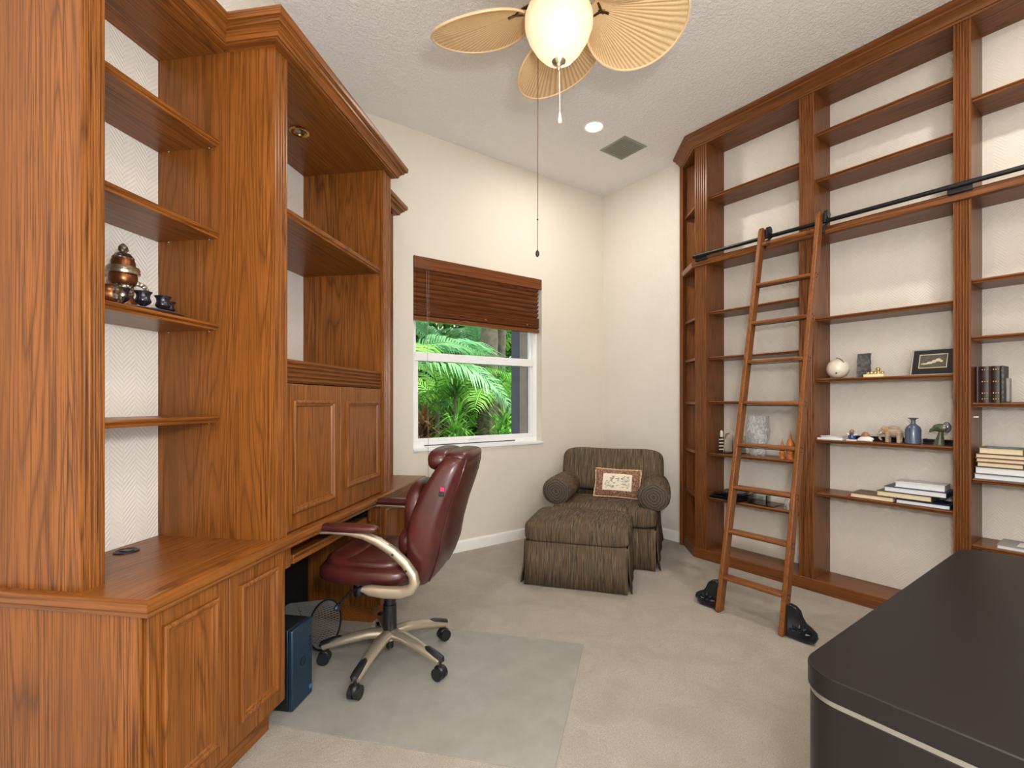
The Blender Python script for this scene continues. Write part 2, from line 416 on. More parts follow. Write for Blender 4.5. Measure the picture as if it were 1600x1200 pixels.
us = MB().box(WX1-.075, WX1-.05, fy0+.03, fy1-.01, MID+.075, WZ1-.05).box(WX0+.05, WX0+.075, fy0+.03, fy1-.01, MID+.075, WZ1-.05)
wt.part('upper_sash', us, 'window_white', bevel=.003, smooth=False)
wt.part('pane', bx(WX0+.085, WX1-.085, fy0+.02, fy0+.026, WZ0+.085, MID), 'pane_glass', smooth=False)
wt.part('pane', bx(WX0+.075, WX1-.075, fy0+.045, fy0+.051, MID+.075, WZ1-.05), 'pane_glass', smooth=False)
wt.part('window_sill', bx(WX0-.0, WX1+.015, YW-.014, fy0, WZ0-.018, WZ0+.006), 'window_white', bevel=.004, smooth=False)
wt.part('vent_slot', bx(WX0+.14, WX1-.28, fy0-.004, fy0, WZ0+.018, WZ0+.026), 'black_plastic', smooth=False)
wt.part('sash_lock', bx(WX0+.6, WX0+.72, fy0-.012, fy0+.006, WZ0+.06, WZ0+.075), 'window_white', smooth=False)

# blinds: valance, tilted slats, gathered slats, bottom rail, cords
bt = Thing('window_blind', 'brown wooden slat blind half raised in the window', 'blind', (WX0+.7, YW+.04, 2.05))
bt.part('valance', bx(WX0+.004, WX1-.004, YW-.006, YW+.012, 2.492, 2.594), 'blind_wood', bevel=.003)
bt.part('head_rail', bx(WX0+.02, WX1-.02, YW+.014, YW+.07, 2.55, 2.594), 'blind_wood')
def slat(zc, tilt, w=.05):
    m = MB(); ys = [(-.5, 0), (-.25, -.005), (0, -.007), (.25, -.005), (.5, 0)]
    top = [(y*w, h+.0015) for y, h in ys]; bot = [(y*w, h-.0015) for y, h in ys][::-1]
    ring = []
    for y, h in top+bot:
        ring.append((YW+.042+y*math.cos(tilt)-h*math.sin(tilt), zc+y*math.sin(tilt)+h*math.cos(tilt)))
    return m.loft([[(x, y, z) for y, z in ring] for x in (WX0+.012, WX1-.02)])
for i in range(7): bt.part('slat', slat(2.482-i*.0425, math.radians(-47)), 'blind_wood')
for i in range(12): bt.part('slat', slat(2.196-i*.0085, math.radians(-8+4*math.sin(i*2.1))), 'blind_wood')
bt.part('bottom_rail', bx(WX0+.012, WX1-.02, YW+.014, YW+.07, 2.052, 2.088), 'blind_wood', bevel=.004)
for x in (WX0+.15, WX0+.74, WX1-.18):
    bt.part('cord_knot', MB().ball((x, YW+.012, 2.12), (.016, .006, .014), 10, 6), 'blind_wood')
bt.part('ladder_string', MB().tube([(WX0+.15, YW+.012, 2.5), (WX0+.15, YW+.012, 2.05)], .0014, 6), 'cord_grey')
bt.part('lift_cord', MB().tube([(WX0+.125, YW+.004, 2.5), (WX0+.125, YW-.02, 1.6), (WX0+.13, YW-.024, .62)], .0016, 6), 'cord_grey')

# exterior: wall return beside the window, ground
solo('trim_1', None, None, bx(WX1-.055, WX1+.2, YW+REV+.002, YW+.30, .2, 2.9), 'stucco_tan', kind='structure', smooth=False)
solo('trim_2', None, None, bx(WX1-.05, WX1+.3, YW+.302, YW+.46, .2, 2.9), 'stucco_grey', kind='structure', smooth=False)
solo('ground', None, None, bx(-12, 22, YW+REV+.01, 26, -.5, -.12), 'garden_soil', kind='structure', smooth=False)

# ------------------------------------------------------------------ diagonal wall desk
CZ = .79
MOLD = [(0, 0), (.0, .010), (.006, .015), (.013, .014), (.018, .008), (.024, .007), (.028, .0)]
CROWN = [(0, .008), (.026, .008), (.030, .014), (.038, .012), (.043, .026), (.055, .040), (.066, .046), (.068, .056), (.082, .062), (.086, .074), (.086, .09), (0, .09)]
def fluted(x0, x1, y0, y1, z0, z1, n=4, depth=.007, edge=.007):
    w = (x1-x0-2*edge)/n; pts = [(x0, y1), (x0, y0)]
    for i in range(n):
        a = x0+edge+i*w; land = w*.17
        pts.append((a+land, y0))
        for k in range(1, 4):
            t = PI*k/4; pts.append((a+w/2-(w/2-land)*math.cos(t), y0+depth*math.sin(t)))
        pts.append((a+w-land, y0))
    pts += [(x1, y0), (x1, y1)]
    return MB().prism(pts, z0, z1)
def nosed_shelf(x0, x1, y0, y1, ztop, th=.03, lip=.0):
    """shelf board with a stepped, rounded nosing on its front (-y) edge"""
    p = [(0, ztop-th), (.010, ztop-th), (.013, ztop-th+.006), (.010, ztop-th+.010), (.018, ztop-th+.014), (.020, ztop-.008), (.015, ztop), (0, ztop)]
    return MB().box(x0, x1, y0+.02, y1, ztop-th, ztop).sweep([(o, z) for o, z in p], [(x0, y0+.02), (x1, y0+.02)])
def door(th, name, x0, x1, z0, z1, y, mx0, mx1, mz0, mz1, mat='oak_z'):
    d = th.part(name, bx(x0+.002, x1-.002, y, y+.02, z0, z1), mat, bevel=.003)
    th.part('panel_molding', MB().molding(mx0, mx1, mz0, mz1, y, MOLD), mat, parent=d)
    return d

# left base cabinet
t = Thing('base_cabinet', 'oak base cabinet with two panelled doors under the near end of the counter', 'cabinet', (1.5, 1.5, 0), DESK)
t.part('toe_kick', bx(1.20, 1.80, 1.30, 1.78, 0, .112), 'oak_x')
t.part('body', bx(1.19, 1.826, 1.262, 1.786, .112, .745), 'oak_z', bevel=.002)
t.part('end_panel', bx(1.183, 1.19, 1.258, 1.786, .112, .745), 'oak_z')
door(t, 'door', 1.192, 1.507, .118, .742, 1.242, 1.237, 1.452, .186, .690)
door(t, 'door', 1.507, 1.824, .118, .742, 1.242, 1.556, 1.768, .192, .690)
# right pedestal
t = Thing('pedestal_cabinet', 'oak pedestal cabinet beyond the kneehole, behind the office chair', 'cabinet', (3.1, 1.5, 0), DESK)
t.part('toe_kick', bx(2.77, 3.44, 1.30, 1.78, 0, .1), 'oak_x')
t.part('body', bx(2.752, 3.46, 1.262, 1.786, .1, .745), 'oak_z', bevel=.002)
door(t, 'door', 2.756, 3.10, .11, .742, 1.242, 2.80, 3.06, .17, .69)
door(t, 'door', 3.10, 3.456, .11, .742, 1.242, 3.15, 3.41, .17, .69)
# worktop
t = Thing('desk_countertop', 'long oak counter with a moulded front edge along the diagonal wall', 'countertop', (2.3, 1.5, .746), DESK)
t.part('slab', bx(1.185, 3.5, 1.235, 1.789, .746, CZ), 'oak_x')
ep = [(0, .744), (.012, .744), (.016, .752), (.013, .757), (.020, .761), (.026, .772), (.024, .785), (.016, CZ+.0005), (0, CZ+.0005)]
run_parts(t, 'edge_molding', ep, [(1.185, 1.789), (1.185, 1.235), (3.5, 1.235)], 'oak_')
t.part('apron', bx(1.83, 1.905, 1.272, 1.29, .64, .744), 'oak_z')
t.part('kneehole_shade', bx(1.828, 2.75, 1.715, 1.733, .01, .745), 'tower_dark')  # added panel, its near-black colour stands in for shade deep in the kneehole
t.part('apron', bx(2.69, 2.75, 1.272, 1.29, .64, .744), 'oak_z')
gx, gy = 1.556, 1.713
t.part('grommet', MB().lathe([(.040, CZ), (.040, CZ+.004), (.034, CZ+.006), (.030, CZ+.003), (.0, CZ+.003)], 28, (gx, gy, 0)).box(gx-.012, gx+.012, gy-.02, gy+.02, CZ+.002, CZ+.0055), 'black_plastic')
t = Thing('keyboard_tray', 'pull-out oak keyboard tray on black slides under the counter', 'keyboard tray', (2.3, 1.5, .63), DESK)
t.part('board', bx(1.95, 2.67, 1.31, 1.66, .645, .662), 'oak_x')
t.part('front_lip', bx(1.95, 2.67, 1.288, 1.31, .632, .672), 'oak_x', bevel=.004)
for x in (1.925, 2.675): t.part('slide', bx(x, x+.02, 1.30, 1.75, .64, .745), 'black_metal')

# hutch
HT = 2.79
t = Thing('hutch_cabinet', 'tall oak hutch with panelled doors and open shelf at the middle of the desk', 'cabinet', (2.34, 1.52, CZ), DESK)
t.part('side_panel', bx(1.765, 1.845, 1.264, 1.788, CZ, HT), 'oak_z')
t.part('side_panel', bx(2.812, 2.92, 1.264, 1.788, CZ, HT), 'oak_z')
t.part('pilaster', fluted(1.765, 1.847, 1.248, 1.264, CZ, HT), 'oak_z')
t.part('pilaster', fluted(2.812, 2.92, 1.248, 1.264, CZ, HT), 'oak_z')
t.part('top_board', bx(1.7655, 2.9195, 1.249, 1.788, HT+.001, HT+.085), 'oak_x')
run_parts(t, 'crown', [(o, HT+z) for o, z in CROWN], [(1.765, 1.49), (1.765, 1.248), (2.92, 1.248), (2.92, 1.49)], 'oak_')
t.part('shelf', nosed_shelf(1.846, 2.811, 1.262, 1.786, 2.182, .034), 'oak_x')
t.part('deck', bx(1.846, 2.811, 1.28, 1.786, 1.51, 1.538), 'oak_x')
t.part('slat_backing', bx(1.846, 2.811, 1.272, 1.28, 1.437, 1.538), 'oak_x')
for i in range(5):
    z = 1.447+i*.0195
    t.part('slat', MB().sweep([(0, z-.007), (.008, z-.006), (.014, z), (.008, z+.006), (0, z+.007)], [(1.847, 1.272), (2.811, 1.272)]), 'oak_x')
t.part('cabinet_floor', bx(1.846, 2.811, 1.29, 1.786, CZ+.0005, CZ+.02), 'oak_x')
door(t, 'door', 1.849, 2.312, CZ+.004, 1.432, 1.262, 1.90, 2.245, .868, 1.36)
door(t, 'door', 2.312, 2.809, CZ+.004, 1.432, 1.262, 2.362, 2.768, .898, 1.357)
t = Thing('puck_light', 'round brass puck light set in the hutch soffit', 'light', (2.34, 1.507, HT), DESK)
t.part('ring', MB().lathe([(.052, 0), (.054, -.004), (.046, -.009), (.034, -.006), (.030, 0)], 32, (2.34, 1.507, HT)), 'brass')
t.part('bulb', MB().lathe([(.030, -.001), (.026, -.003), (.0, -.004)], 24, (2.34, 1.507, HT)), 'silver_tray')

def side_unit(name, label, x0, x1, panel, shelves, path):
    u = Thing(name, label, 'shelf unit', ((x0+x1)/2, 1.63, CZ), DESK)
    a, b = panel
    u.part('end_panel', bx(a, b, 1.492, 1.788, CZ, HT), 'oak_z')
    u.part('pilaster', fluted(a, b, 1.478, 1.492, CZ, HT), 'oak_z')
    u.part('top_board', bx(x0, x1, 1.479, 1.788, HT, HT+.085), 'oak_x')
    run_parts(u, 'crown', [(o, HT+z-.0008) for o, z in CROWN], path, 'oak_')
    for z in shelves:
        u.part('shelf', nosed_shelf(x0, x1, 1.496, 1.786, z, .026), 'oak_x')
        for px in (x0+.006, x1-.006):
            u.part('shelf_pin', MB().ball((px, 1.54, z-.03), .004, 8, 6), 'nickel')
            u.part('shelf_pin', MB().ball((px, 1.73, z-.03), .004, 8, 6), 'nickel')
    return u
SH = [2.43, 2.052, 1.674, 1.295]
side_unit('corner_shelf_unit', 'open oak shelf unit with four shelves at the near end of the desk', 1.272, 1.764, (1.20, 1.272), SH, [(1.20, 1.788), (1.20, 1.478), (1.764, 1.478)])
side_unit('corner_shelf_unit', 'narrow oak shelf unit on the desk beside the window, mostly hidden by the hutch', 2.921, 3.434, (3.434, 3.506), SH, [(2.921, 1.478), (3.506, 1.478), (3.506, 1.788)])

# tea set on the third shelf
SZ = SH[2]
def dpx(s_, t_): return (s_, -t_)
ex, ey = 1.50, 1.665
def lw(prof): return [(r*.80, z*.84) for r, z in prof]
t = Thing('ewer', 'copper coffee pot with chased silver bands and a domed lid on the shelf', 'coffee pot', (ex, ey, SZ), DESK)
t.part('base', MB().lathe(lw([(.038, 0), (.052, .006), (.056, .03), (.05, .055), (.036, .075)]), 28, (ex, ey, SZ)), 'copper')
t.part('neck_band', MB().lathe(lw([(.036, .075), (.040, .08), (.0385, .118), (.042, .122)]), 28, (ex, ey, SZ)), 'chased_silver')
t.part('body', MB().lathe(lw([(.042, .122), (.052, .135), (.054, .158), (.050, .168)]), 28, (ex, ey, SZ)), 'copper')
t.part('collar', MB().lathe(lw([(.050, .168), (.062, .170), (.064, .180), (.060, .184), (.063, .190), (.058, .20), (.046, .204)]), 28, (ex, ey, SZ)), 'nickel')
lid = t.part('lid', MB().lathe(lw([(.046, .204), (.045, .222), (.040, .236)]), 28, (ex, ey, SZ)), 'copper')
t.part('lid_crown', MB().lathe(lw([(.040, .234), (.042, .240), (.028, .258), (.012, .264)]), 28, (ex, ey, SZ)), 'chased_silver', parent=lid)
t.part('finial', MB().lathe(lw([(.010, .262), (.020, .274), (.018, .288), (.007, .300), (.001, .304)]), 18, (ex, ey, SZ)), 'chased_silver', parent=lid)
arc = [(.046, .132), (.07, .136), (.094, .128), (.108, .108), (.106, .086), (.09, .07), (.064, .062), (.05, .058)]
t.part('handle', MB().tube([(ex+a*.62, ey-a*.5, SZ+z) for a, z in lw(arc)], [.007, .009, .009, .008, .008, .008, .008, .006], 8), 'chased_silver')
t = Thing('copper_flask', 'copper flask with a chased silver cap lying at the left on the shelf', 'flask', (1.34, 1.575, SZ), DESK)
M = Matrix.Translation((1.335, 1.585, SZ+.034)) @ Matrix.Rotation(math.radians(-62), 4, 'Z') @ Matrix.Rotation(PI/2, 4, 'Y')
t.part('body', MB().lathe([(.018, -.06), (.032, -.055), (.034, 0), (.034, .05), (.030, .056)], 24).xf(M), 'copper')
t.part('cap', MB().lathe([(.029, .054), (.030, .064), (.022, .07), (.012, .073), (.008, .08), (.002, .082)], 24).xf(M), 'chased_silver')
t = Thing('serving_tray', 'flat round metal tray under the dark goblets', 'tray', (1.51, 1.565, SZ), DESK)
n0 = MB().lathe([(.10, 0), (.125, .003), (.135, .009), (.133, .011), (.10, .005), (.0, .005)], 36)
n0.xf(Matrix.Translation((1.52, 1.585, SZ)) @ Matrix.Diagonal((1.05, .62, 1, 1)))
t.part('dish', n0, 'silver_tray')
GP = [(1.408, 1.572, 'dark goblet nearest the copper flask'), (1.468, 1.548, 'dark goblet second from the copper flask'), (1.548, 1.548, 'dark goblet second from the tray tip'), (1.60, 1.575, 'small dark goblet at the right end of the tray')]
for i, (x, y, lb) in enumerate(GP):
    k = .86 if i == 3 else 1
    z = SZ+.006
    gt = Thing('goblet', lb+' on the shelf', 'goblet', (x, y, z), DESK, 'goblets on the metal tray')
    gt.part('foot', MB().lathe([(.014*k, 0), (.013*k, .004), (.007*k, .008), (.006*k, .012)], 20, (x, y, z)), 'black_enamel')
    gt.part('bowl', MB().lathe([(.006*k, .011), (.020*k, .016*k+.004), (.025*k, .028*k), (.020*k, .042*k), (.021*k, .052*k), (.028*k, .062*k), (.026*k, .062*k), (.018*k, .05*k), (.0, .026*k)], 20, (x, y, z)), 'black_enamel')

# ------------------------------------------------------------------ bookcase with ladder rail
BM = 'bookcase_oak_'
YF = 3.748
bk = Thing('bookcase', 'floor-to-ceiling oak bookcase with fluted uprights filling the right wall', 'bookcase', (-1.2, 3.9, 0), BOOK)
UP = [(-2.44, -2.33), (-1.592, -1.494), (-.75, -.673), (.075, .155)]
ZR = 2.545
for a, b in UP:
    u = bk.part('upright', bx(a, b, YF+.014, XB-.002, .088, 3.58), BM+'z')
    bk.part('pilaster', fluted(a, b, YF, YF+.014, .088, ZR-.025, 5, .007), BM+'z', parent=u)
    bk.part('pilaster', fluted(a, b, YF, YF+.014, ZR+.03, 3.575, 5, .007), BM+'z', parent=u)
bk.part('end_back', bx(-2.70, -2.4405, XB-.014, XB-.002, .088, 3.565), BM+'z')
bk.part('end_post', bx(-2.735, -2.70, XB-.07, XB-.002, 0, 3.58), BM+'z')
path = [(-2.735, XB-.002), (-2.735+.0, XB-.03), (-2.452, YF), (.3, YF)]
plan = [(-2.735, XB-.003), (-2.735, XB-.03), (-2.452, YF-.004), (.3, YF-.004), (.3, XB-.003)]
bk.part('plinth', MB().prism(plan, 0, .088), BM+'x', bevel=.004)
bk.part('top_board', MB().prism([(-2.73, XB-.003), (-2.73, XB-.03), (-2.45, YF+.02), (.3, YF+.02), (.3, XB-.003)], 3.565, 3.59), BM+'x')
CR2 = [(-.02, 0), (.006, 0), (.010, .010), (.018, .012), (.024, .030), (.040, .050), (.056, .060), (.060, .072), (.080, .080), (.086, .088), (.086, .100), (-.02, .100)]
bk.part('crown', MB().sweep([(o, 3.558+z) for o, z in CR2], path[1:]), BM+'x')
bk.part('rail_deck', MB().prism([(-2.73, XB-.003), (-2.73, XB-.03), (-2.45, YF+.006), (.3, YF+.006), (.3, XB-.003)], ZR-.016, ZR+.012), BM+'x')
bk.part('rail_molding', MB().sweep([(-.02, ZR-.025), (.006, ZR-.025), (.014, ZR-.02), (.02, ZR), (.02, ZR+.022), (.012, ZR+.03), (-.02, ZR+.03)], path[1:]), BM+'x')
def shelf_board(x0, x1, z, y0=3.772): return nosed_shelf(x0+.001, x1-.001, y0, XB-.004, z, .024)
BAYS = [((-2.33, -1.592), [3.11, 2.12, 1.735, 1.358, .915, .537]), ((-1.494, -.75), [3.275, 2.945, 1.952, 1.517, 1.086, .706]), ((-.673, .075), [3.11, 2.058, 1.73, 1.347, .911, .531])]
for (x0, x1), zs in BAYS:
    for z in zs: bk.part('shelf', shelf_board(x0, x1, z), BM+'x')
for z in (3.09, 2.10, 1.74, 1.352, .918, .532):
    bk.part('end_shelf', MB().prism([(-2.441, YF+.03), (-2.441, XB-.0145), (-2.699, XB-.0145), (-2.699, XB-.04)], z-.022, z), BM+'x')
bk.part('shelf_pin', MB().tube([(-.672, 3.80, 1.265), (-.65, 3.80, 1.265)], .004, 8), 'white_paint')

rl = Thing('ladder_rail', 'black metal rail for the ladder along the bookcase front', 'rail', (-1.1, 3.715, ZR), BOOK)
RY, RZ = 3.706, 2.603
rl.part('tube', MB().tube([(-2.405, RY, RZ), (.3, RY, RZ)], .0145, 12), 'black_metal')
rl.part('end_cap', MB().tube([(-2.425, RY, RZ), (-2.30, RY, RZ)], .0165, 14), 'black_metal')
for x in (-2.36, -.715):
    rl.part('bracket', bx(x-.055, x+.055, RY+.004, RY+.024, RZ-.042, RZ-.004).box(x-.05, x+.05, RY+.02, YF+.004, RZ-.045, RZ-.028), 'black_metal', bevel=.003)

# ladder, leaning on the rail: plane from foot line to top line (bookcase frame: x=-Y, y=X)
FB = Vector((-1.712, 2.90, 0)); FT = Vector((-1.815, 3.665, 2.66)); GAP = .392
ax = (FT-FB).normalized(); nrm = Vector((1, 0, 0)).cross(ax).normalized()   # normal points towards the room's -y/up
if nrm.y > 0: nrm = -nrm
ld = Thing('library_ladder', 'oak library ladder with eight treads leaning on the bookcase rail', 'ladder', (-1.515, 2.9, 0), BOOK)
def at(x, k, n=0): return FB+ax*k+Vector((x, 0, 0))+nrm*n
LEN = (FT-FB).length
def stile(x, w=.028, d=.066):
    m = MB(); rings = []
    ks = [0.012, .03, LEN-.05, LEN-.025, LEN-.008, LEN]
    ds = [d, d, d, d*.92, d*.7, d*.35]
    for k, dd in zip(ks, ds):
        c = at(x, k)
        rings.append([tuple(c+Vector((sx*w/2, 0, 0))+nrm*(sy*dd/2)) for sx, sy in ((-1, -1), (1, -1), (1, 1), (-1, 1))])
    rings[0] = [(p[0], p[1], .004) for p in rings[0]]
    return m.loft(rings)
for i, x in enumerate((0, GAP)):
    st_ = ld.part('stile', stile(x), 'ladder_oak_z', bevel=.005)
    sg = -1 if i == 0 else 1
    for z in (.213, .496, .778, 1.06, 1.345, 1.634, 1.918, 2.205):
        k = z/ax.z
        for q, (a, b) in enumerate(((.012, .006), (-.012, .006), (0, -.02))):
            c = at(x+.0142, k+b, a)
            ld.part('bolt_head', MB().ball(tuple(c), (.0025, .005, .005), 8, 6), 'black_metal', parent=st_) if i == 1 else None
for z in (.213, .496, .778, 1.06, 1.345, 1.634, 1.918, 2.205):
    c = at(0, z/ax.z)
    tr = ld.part('tread', bx(.0135, GAP-.0135, -.034, .040, -.011, .011).xf(Matrix.Translation(c)), 'ladder_oak_x', bevel=.006)
    ld.part('brace_rod', MB().tube([tuple(c+Vector((.014, .0, -.018))), tuple(c+Vector((GAP-.014, 0, -.018)))], .0028, 6), 'black_metal', parent=tr)
c = at(0, 2.53/ax.z)
dw = ld.part('top_rung', MB().tube([tuple(c+Vector((.013, 0, 0))), tuple(c+Vector((GAP-.013, 0, 0)))], .0165, 14), 'ladder_oak_x')
for x in (.05, .06, .07, GAP-.07, GAP-.06, GAP-.05): ld.part('groove', MB().tube([tuple(c+Vector((x, 0, 0))), tuple(c+Vector((x+.003, 0, 0)))], .0172, 14), 'black_metal', parent=dw)
def foot(x, sg):
    o = at(x, .012); prof = [(0, .0), (.05, -.0), (.115, .0), (.150, .012), (.163, .038), (.155, .066), (.125, .088), (.10, .10), (.082, .128), (.070, .160), (.046, .180), (.016, .186), (0, .176)]
    m = MB(); n = len(prof)
    f = lambda u, z, y: (x+FB.x+sg*(.014+u), FB.y+.012+y+.06*z, .004+z)
    cx_, cz_ = .06, .07
    rings = []
    for y, s_ in ((-.012, .95), (-.018, .9), (.012, 1.0)):
        pass
    m.loft([[f(cx_+(u-cx_)*k, cz_+(z-cz_)*k, y) for u, z in prof] for k, y in ((1, .014), (1, -.010), (.95, -.016), (.9, -.012), (.86, -.009))])
    return m, f
for x, sg, nm in ((0, -1, 'left'), (GAP, 1, 'right')):
    m, f = foot(x, sg); ft = ld.part('wheel_housing', m, 'cast_iron', angle=50)
    # cast fan of petals in relief
    for k in range(5):
        a = math.radians(8+k*41)
        p0 = (.075+.018*math.cos(a), .045+.018*math.sin(a)*.9); p1 = (.075+.056*math.cos(a), .045+.05*math.sin(a)*.9)
        if p1[1] < .01: continue
        ld.part('relief_petal', MB().tube([f(p0[0], p0[1], -.013), f((p0[0]+p1[0])/2, (p0[1]+p1[1])/2, -.017), f(p1[0], p1[1], -.013)], [.004, .0105, .004], 8), 'cast_iron', parent=ft)
    ld.part('relief_boss', MB().ball(f(.075, .045, -.012), .009, 10, 8), 'cast_iron', parent=ft)
    ld.part('wheel', MB().tube([f(.09, .022, -.004), f(.09, .022, .010)], .024, 18), 'black_plastic', parent=ft)
for x in (0, GAP):
    c = at(x+.026, (RZ+.01)/ax.z)
    hk = ld.part('roller_hook', MB().tube([(c.x-.012, RY, RZ+.042), (c.x+.012, RY, RZ+.042)], .031, 22).box(c.x-.006, c.x+.008, RY-.05, RY+.002, RZ-.02, RZ+.045), 'cast_iron', bevel=.002)
    ld.part('hook_arm', MB().tube([(c.x+.002, RY-.03, RZ+.05), (c.x+.002, RY+.008, RZ+.062), (c.x+.002, RY+.028, RZ+.036), (c.x+.002, RY+.026, RZ-.005), (c.x+.002, RY-.01, RZ-.03), (c.x+.002, RY-.045, RZ-.045), (c.x+.002, RY-.06, RZ-.10)], .0085, 8), 'cast_iron', parent=hk)

# ------------------------------------------------------------------ shelf objects (bookcase frame)
def bthing(name, label, cat, x, y, z, group=None): return Thing(name, label, cat, (x, y, z), BOOK, group)
plain('ivory_ceramic', srgb(226, 218, 200), .2, coat=.4, vary=.02); plain('slate', srgb(88, 86, 88), .85, vary=.65, vscale=55, bump=.9, bscale=60)
plain('gold', srgb(226, 196, 120), .25, 1); plain('cream_base', srgb(240, 228, 186), .5)
plain('paper_white', srgb(226, 226, 226), .7, vary=.03); plain('paper_cream', srgb(226, 208, 172), .8, vary=.05, vscale=60)
plain('brown_cover', srgb(96, 70, 56), .5); plain('navy_cover', srgb(38, 56, 84), .45); plain('grey_cover', srgb(150, 148, 144), .5)
plain('green_cover', srgb(52, 56, 48), .5); plain('red_ribbon', srgb(150, 30, 40), .5); plain('olive_cover', srgb(98, 92, 70), .5)
plain('dark_leather', srgb(46, 28, 24), .4, bump=.2); plain('rose_cover', srgb(120, 70, 56), .5); plain('sky_cover', srgb(90, 130, 160), .5)
plain('elephant_stone', srgb(160, 144, 122), .7, vary=.25, vscale=40, bump=.6, bscale=150); plain('elephant_cloth', srgb(176, 132, 94), .7, vary=.2, vscale=60)
plain('blue_glass', srgb(74, 84, 106), .22, vary=.15, coat=.3); plain('grey_glass', srgb(96, 96, 104), .25, coat=.3)
plain('green_stone', srgb(70, 78, 58), .18, vary=.4, vscale=30, coat=.6); plain('blue_glaze', srgb(40, 62, 110), .2, coat=.5)
plain('white_glaze', srgb(232, 230, 226), .25, coat=.4); plain('tan_glaze', srgb(150, 112, 78), .4)
plain('amber_wood', srgb(186, 108, 44), .35, vary=.3, vscale=60); plain('photo_black', srgb(24, 22, 24), .3, coat=.4); plain('pale_print', srgb(196, 184, 158), .6)
plain('frame_silver', srgb(176, 174, 172), .35, .2); plain('sepia_print', srgb(84, 78, 66), .5, vary=.25, vscale=40)

Z1 = .915
t = bthing('spiral_figurine', 'small black and ivory ribbed figurine on the shelf left of the ladder', 'figurine', -2.255, 3.87, Z1)
t.part('base', bx(-2.30, -2.185, 3.83, 3.93, Z1, Z1+.008), 'black_plastic')
for k in range(9): t.part('rib', MB().tube([(-2.285, 3.87, Z1+.014+k*.014), (-2.247, 3.87, Z1+.018+k*.014)], .0062, 8), 'ivory_ceramic' if k % 2 else 'black_plastic')
t.part('head', MB().lathe([(.012, .135), (.015, .15), (.013, .185), (.006, .192)], 14, (-2.264, 3.87, Z1)), 'ivory_ceramic')
t.part('tail', MB().tube([(-2.24, 3.87, Z1+.01), (-2.235, 3.87, Z1+.12), (-2.22, 3.87, Z1+.165), (-2.20, 3.87, Z1+.17), (-2.195, 3.87, Z1+.15)], .007, 8), 'nickel')
t = bthing('photo_stand', 'small clear acrylic photo stand behind the ribbed figurine', 'photo stand', -2.16, 3.93, Z1)
t.part('block', bx(-2.215, -2.10, 3.945, 3.965, Z1, Z1+.15), 'clear_acrylic', bevel=.003); t.part('insert', bx(-2.195, -2.12, 3.966, 3.969, Z1+.012, Z1+.11), 'grey_cover')
t = bthing('crackle_vase', 'tall clear rippled glass vase behind the ladder', 'vase', -1.965, 3.895, Z1)
vp = [(.060, 0), (.062, .012), (.058, .06), (.066, .10), (.084, .15), (.090, .20), (.086, .26), (.080, .31), (.082, .322), (.077, .322), (.075, .26), (.079, .20), (.073, .15), (.052, .09), (.0, .03)]
t.part('bowl', MB().lathe(vp, 28, (-1.965, 3.895, Z1)), 'crackle_glass')
def pagoda(x, y, h, lb):
    t = bthing('pagoda_figurine', lb, 'figurine', x, y, Z1, 'amber pagoda figurines'); k = h/.21
    t.part('base', MB().lathe([(.026*k, 0), (.028*k, .02*k), (.024*k, .03*k), (.027*k, .045*k), (.027*k, .07*k), (.02*k, .078*k)], 10, (x, y, Z1)), 'amber_wood')
    t.part('dome', MB().lathe([(.016*k, .076*k), (.020*k, .085*k), (.030*k, .10*k), (.028*k, .115*k), (.018*k, .14*k)], 16, (x, y, Z1)), 'amber_wood')
    t.part('spire', MB().lathe([(.018*k, .138*k), (.010*k, .155*k), (.008*k, .175*k), (.004*k, .19*k), (.001, .215*k)], 12, (x, y, Z1)), 'amber_wood')
pagoda(-1.752, 3.84, .158, 'small amber pagoda figurine, left of the tallest one'); pagoda(-1.697, 3.85, .215, 'tallest amber pagoda figurine behind the ladder'); pagoda(-1.648, 3.845, .14, 'shortest amber pagoda figurine against the upright')
Z2 = .537
random.seed(3)
for k in range(4):
    t = bthing('black_folder', ['lowest black folder on the low left shelf', 'second black folder of the stack by the ladder', 'third black folder of the stack by the ladder', 'topmost black folder of the stack on the low left shelf'][k], 'folder', -2.2, 3.87, Z2+k*.016, 'black folders')
    M = Matrix.Translation((-2.19+k*.012, 3.868, Z2+.002+k*.017)) @ Matrix.Rotation(math.radians((-4, 6, -9, 12)[k]), 4, 'Z')
    w = (.145, .135, .125, .10)[k]
    t.part('cover', MB().loft([[(-w, y, z) for y, z in ((-.10, 0), (.10, .0), (.10, .004), (-.10, .004))], [(0, y, z) for y, z in ((-.10, .004), (.10, .004), (.10, .010), (-.10, .010))], [(w, y, z) for y, z in ((-.10, .0), (.10, .0), (.10, .004), (-.10, .004))]]).xf(M), 'black_plastic')
    t.part('sheet', bx(-w*.9, w*.9, -.09, .09, .010, .0115).xf(M), 'black_metal')
t = bthing('acrylic_tray', 'open clear acrylic desk tray on the low shelf behind the ladder', 'tray', -1.90, 3.85, Z2)
t.part('floor_plate', bx(-2.0, -1.80, 3.80, 3.93, Z2, Z2+.006), 'clear_acrylic')
for a in ((-2.0, -1.994, 3.80, 3.93), (-2.0, -1.88, 3.924, 3.93), (-1.886, -1.88, 3.86, 3.93), (-2.0, -1.88, 3.80, 3.806)): t.part('wall_plate', bx(*a, Z2+.006, Z2+.075), 'clear_acrylic')
t = bthing('glass_paperweight', 'faceted clear glass block beside the right ladder stile', 'paperweight', -1.70, 3.84, Z2)
t.part('block', MB().lathe([(.034, 0), (.040, .015), (.036, .06), (.030, .085), (.024, .09)], 8, (-1.70, 3.84, Z2)), 'crackle_glass')

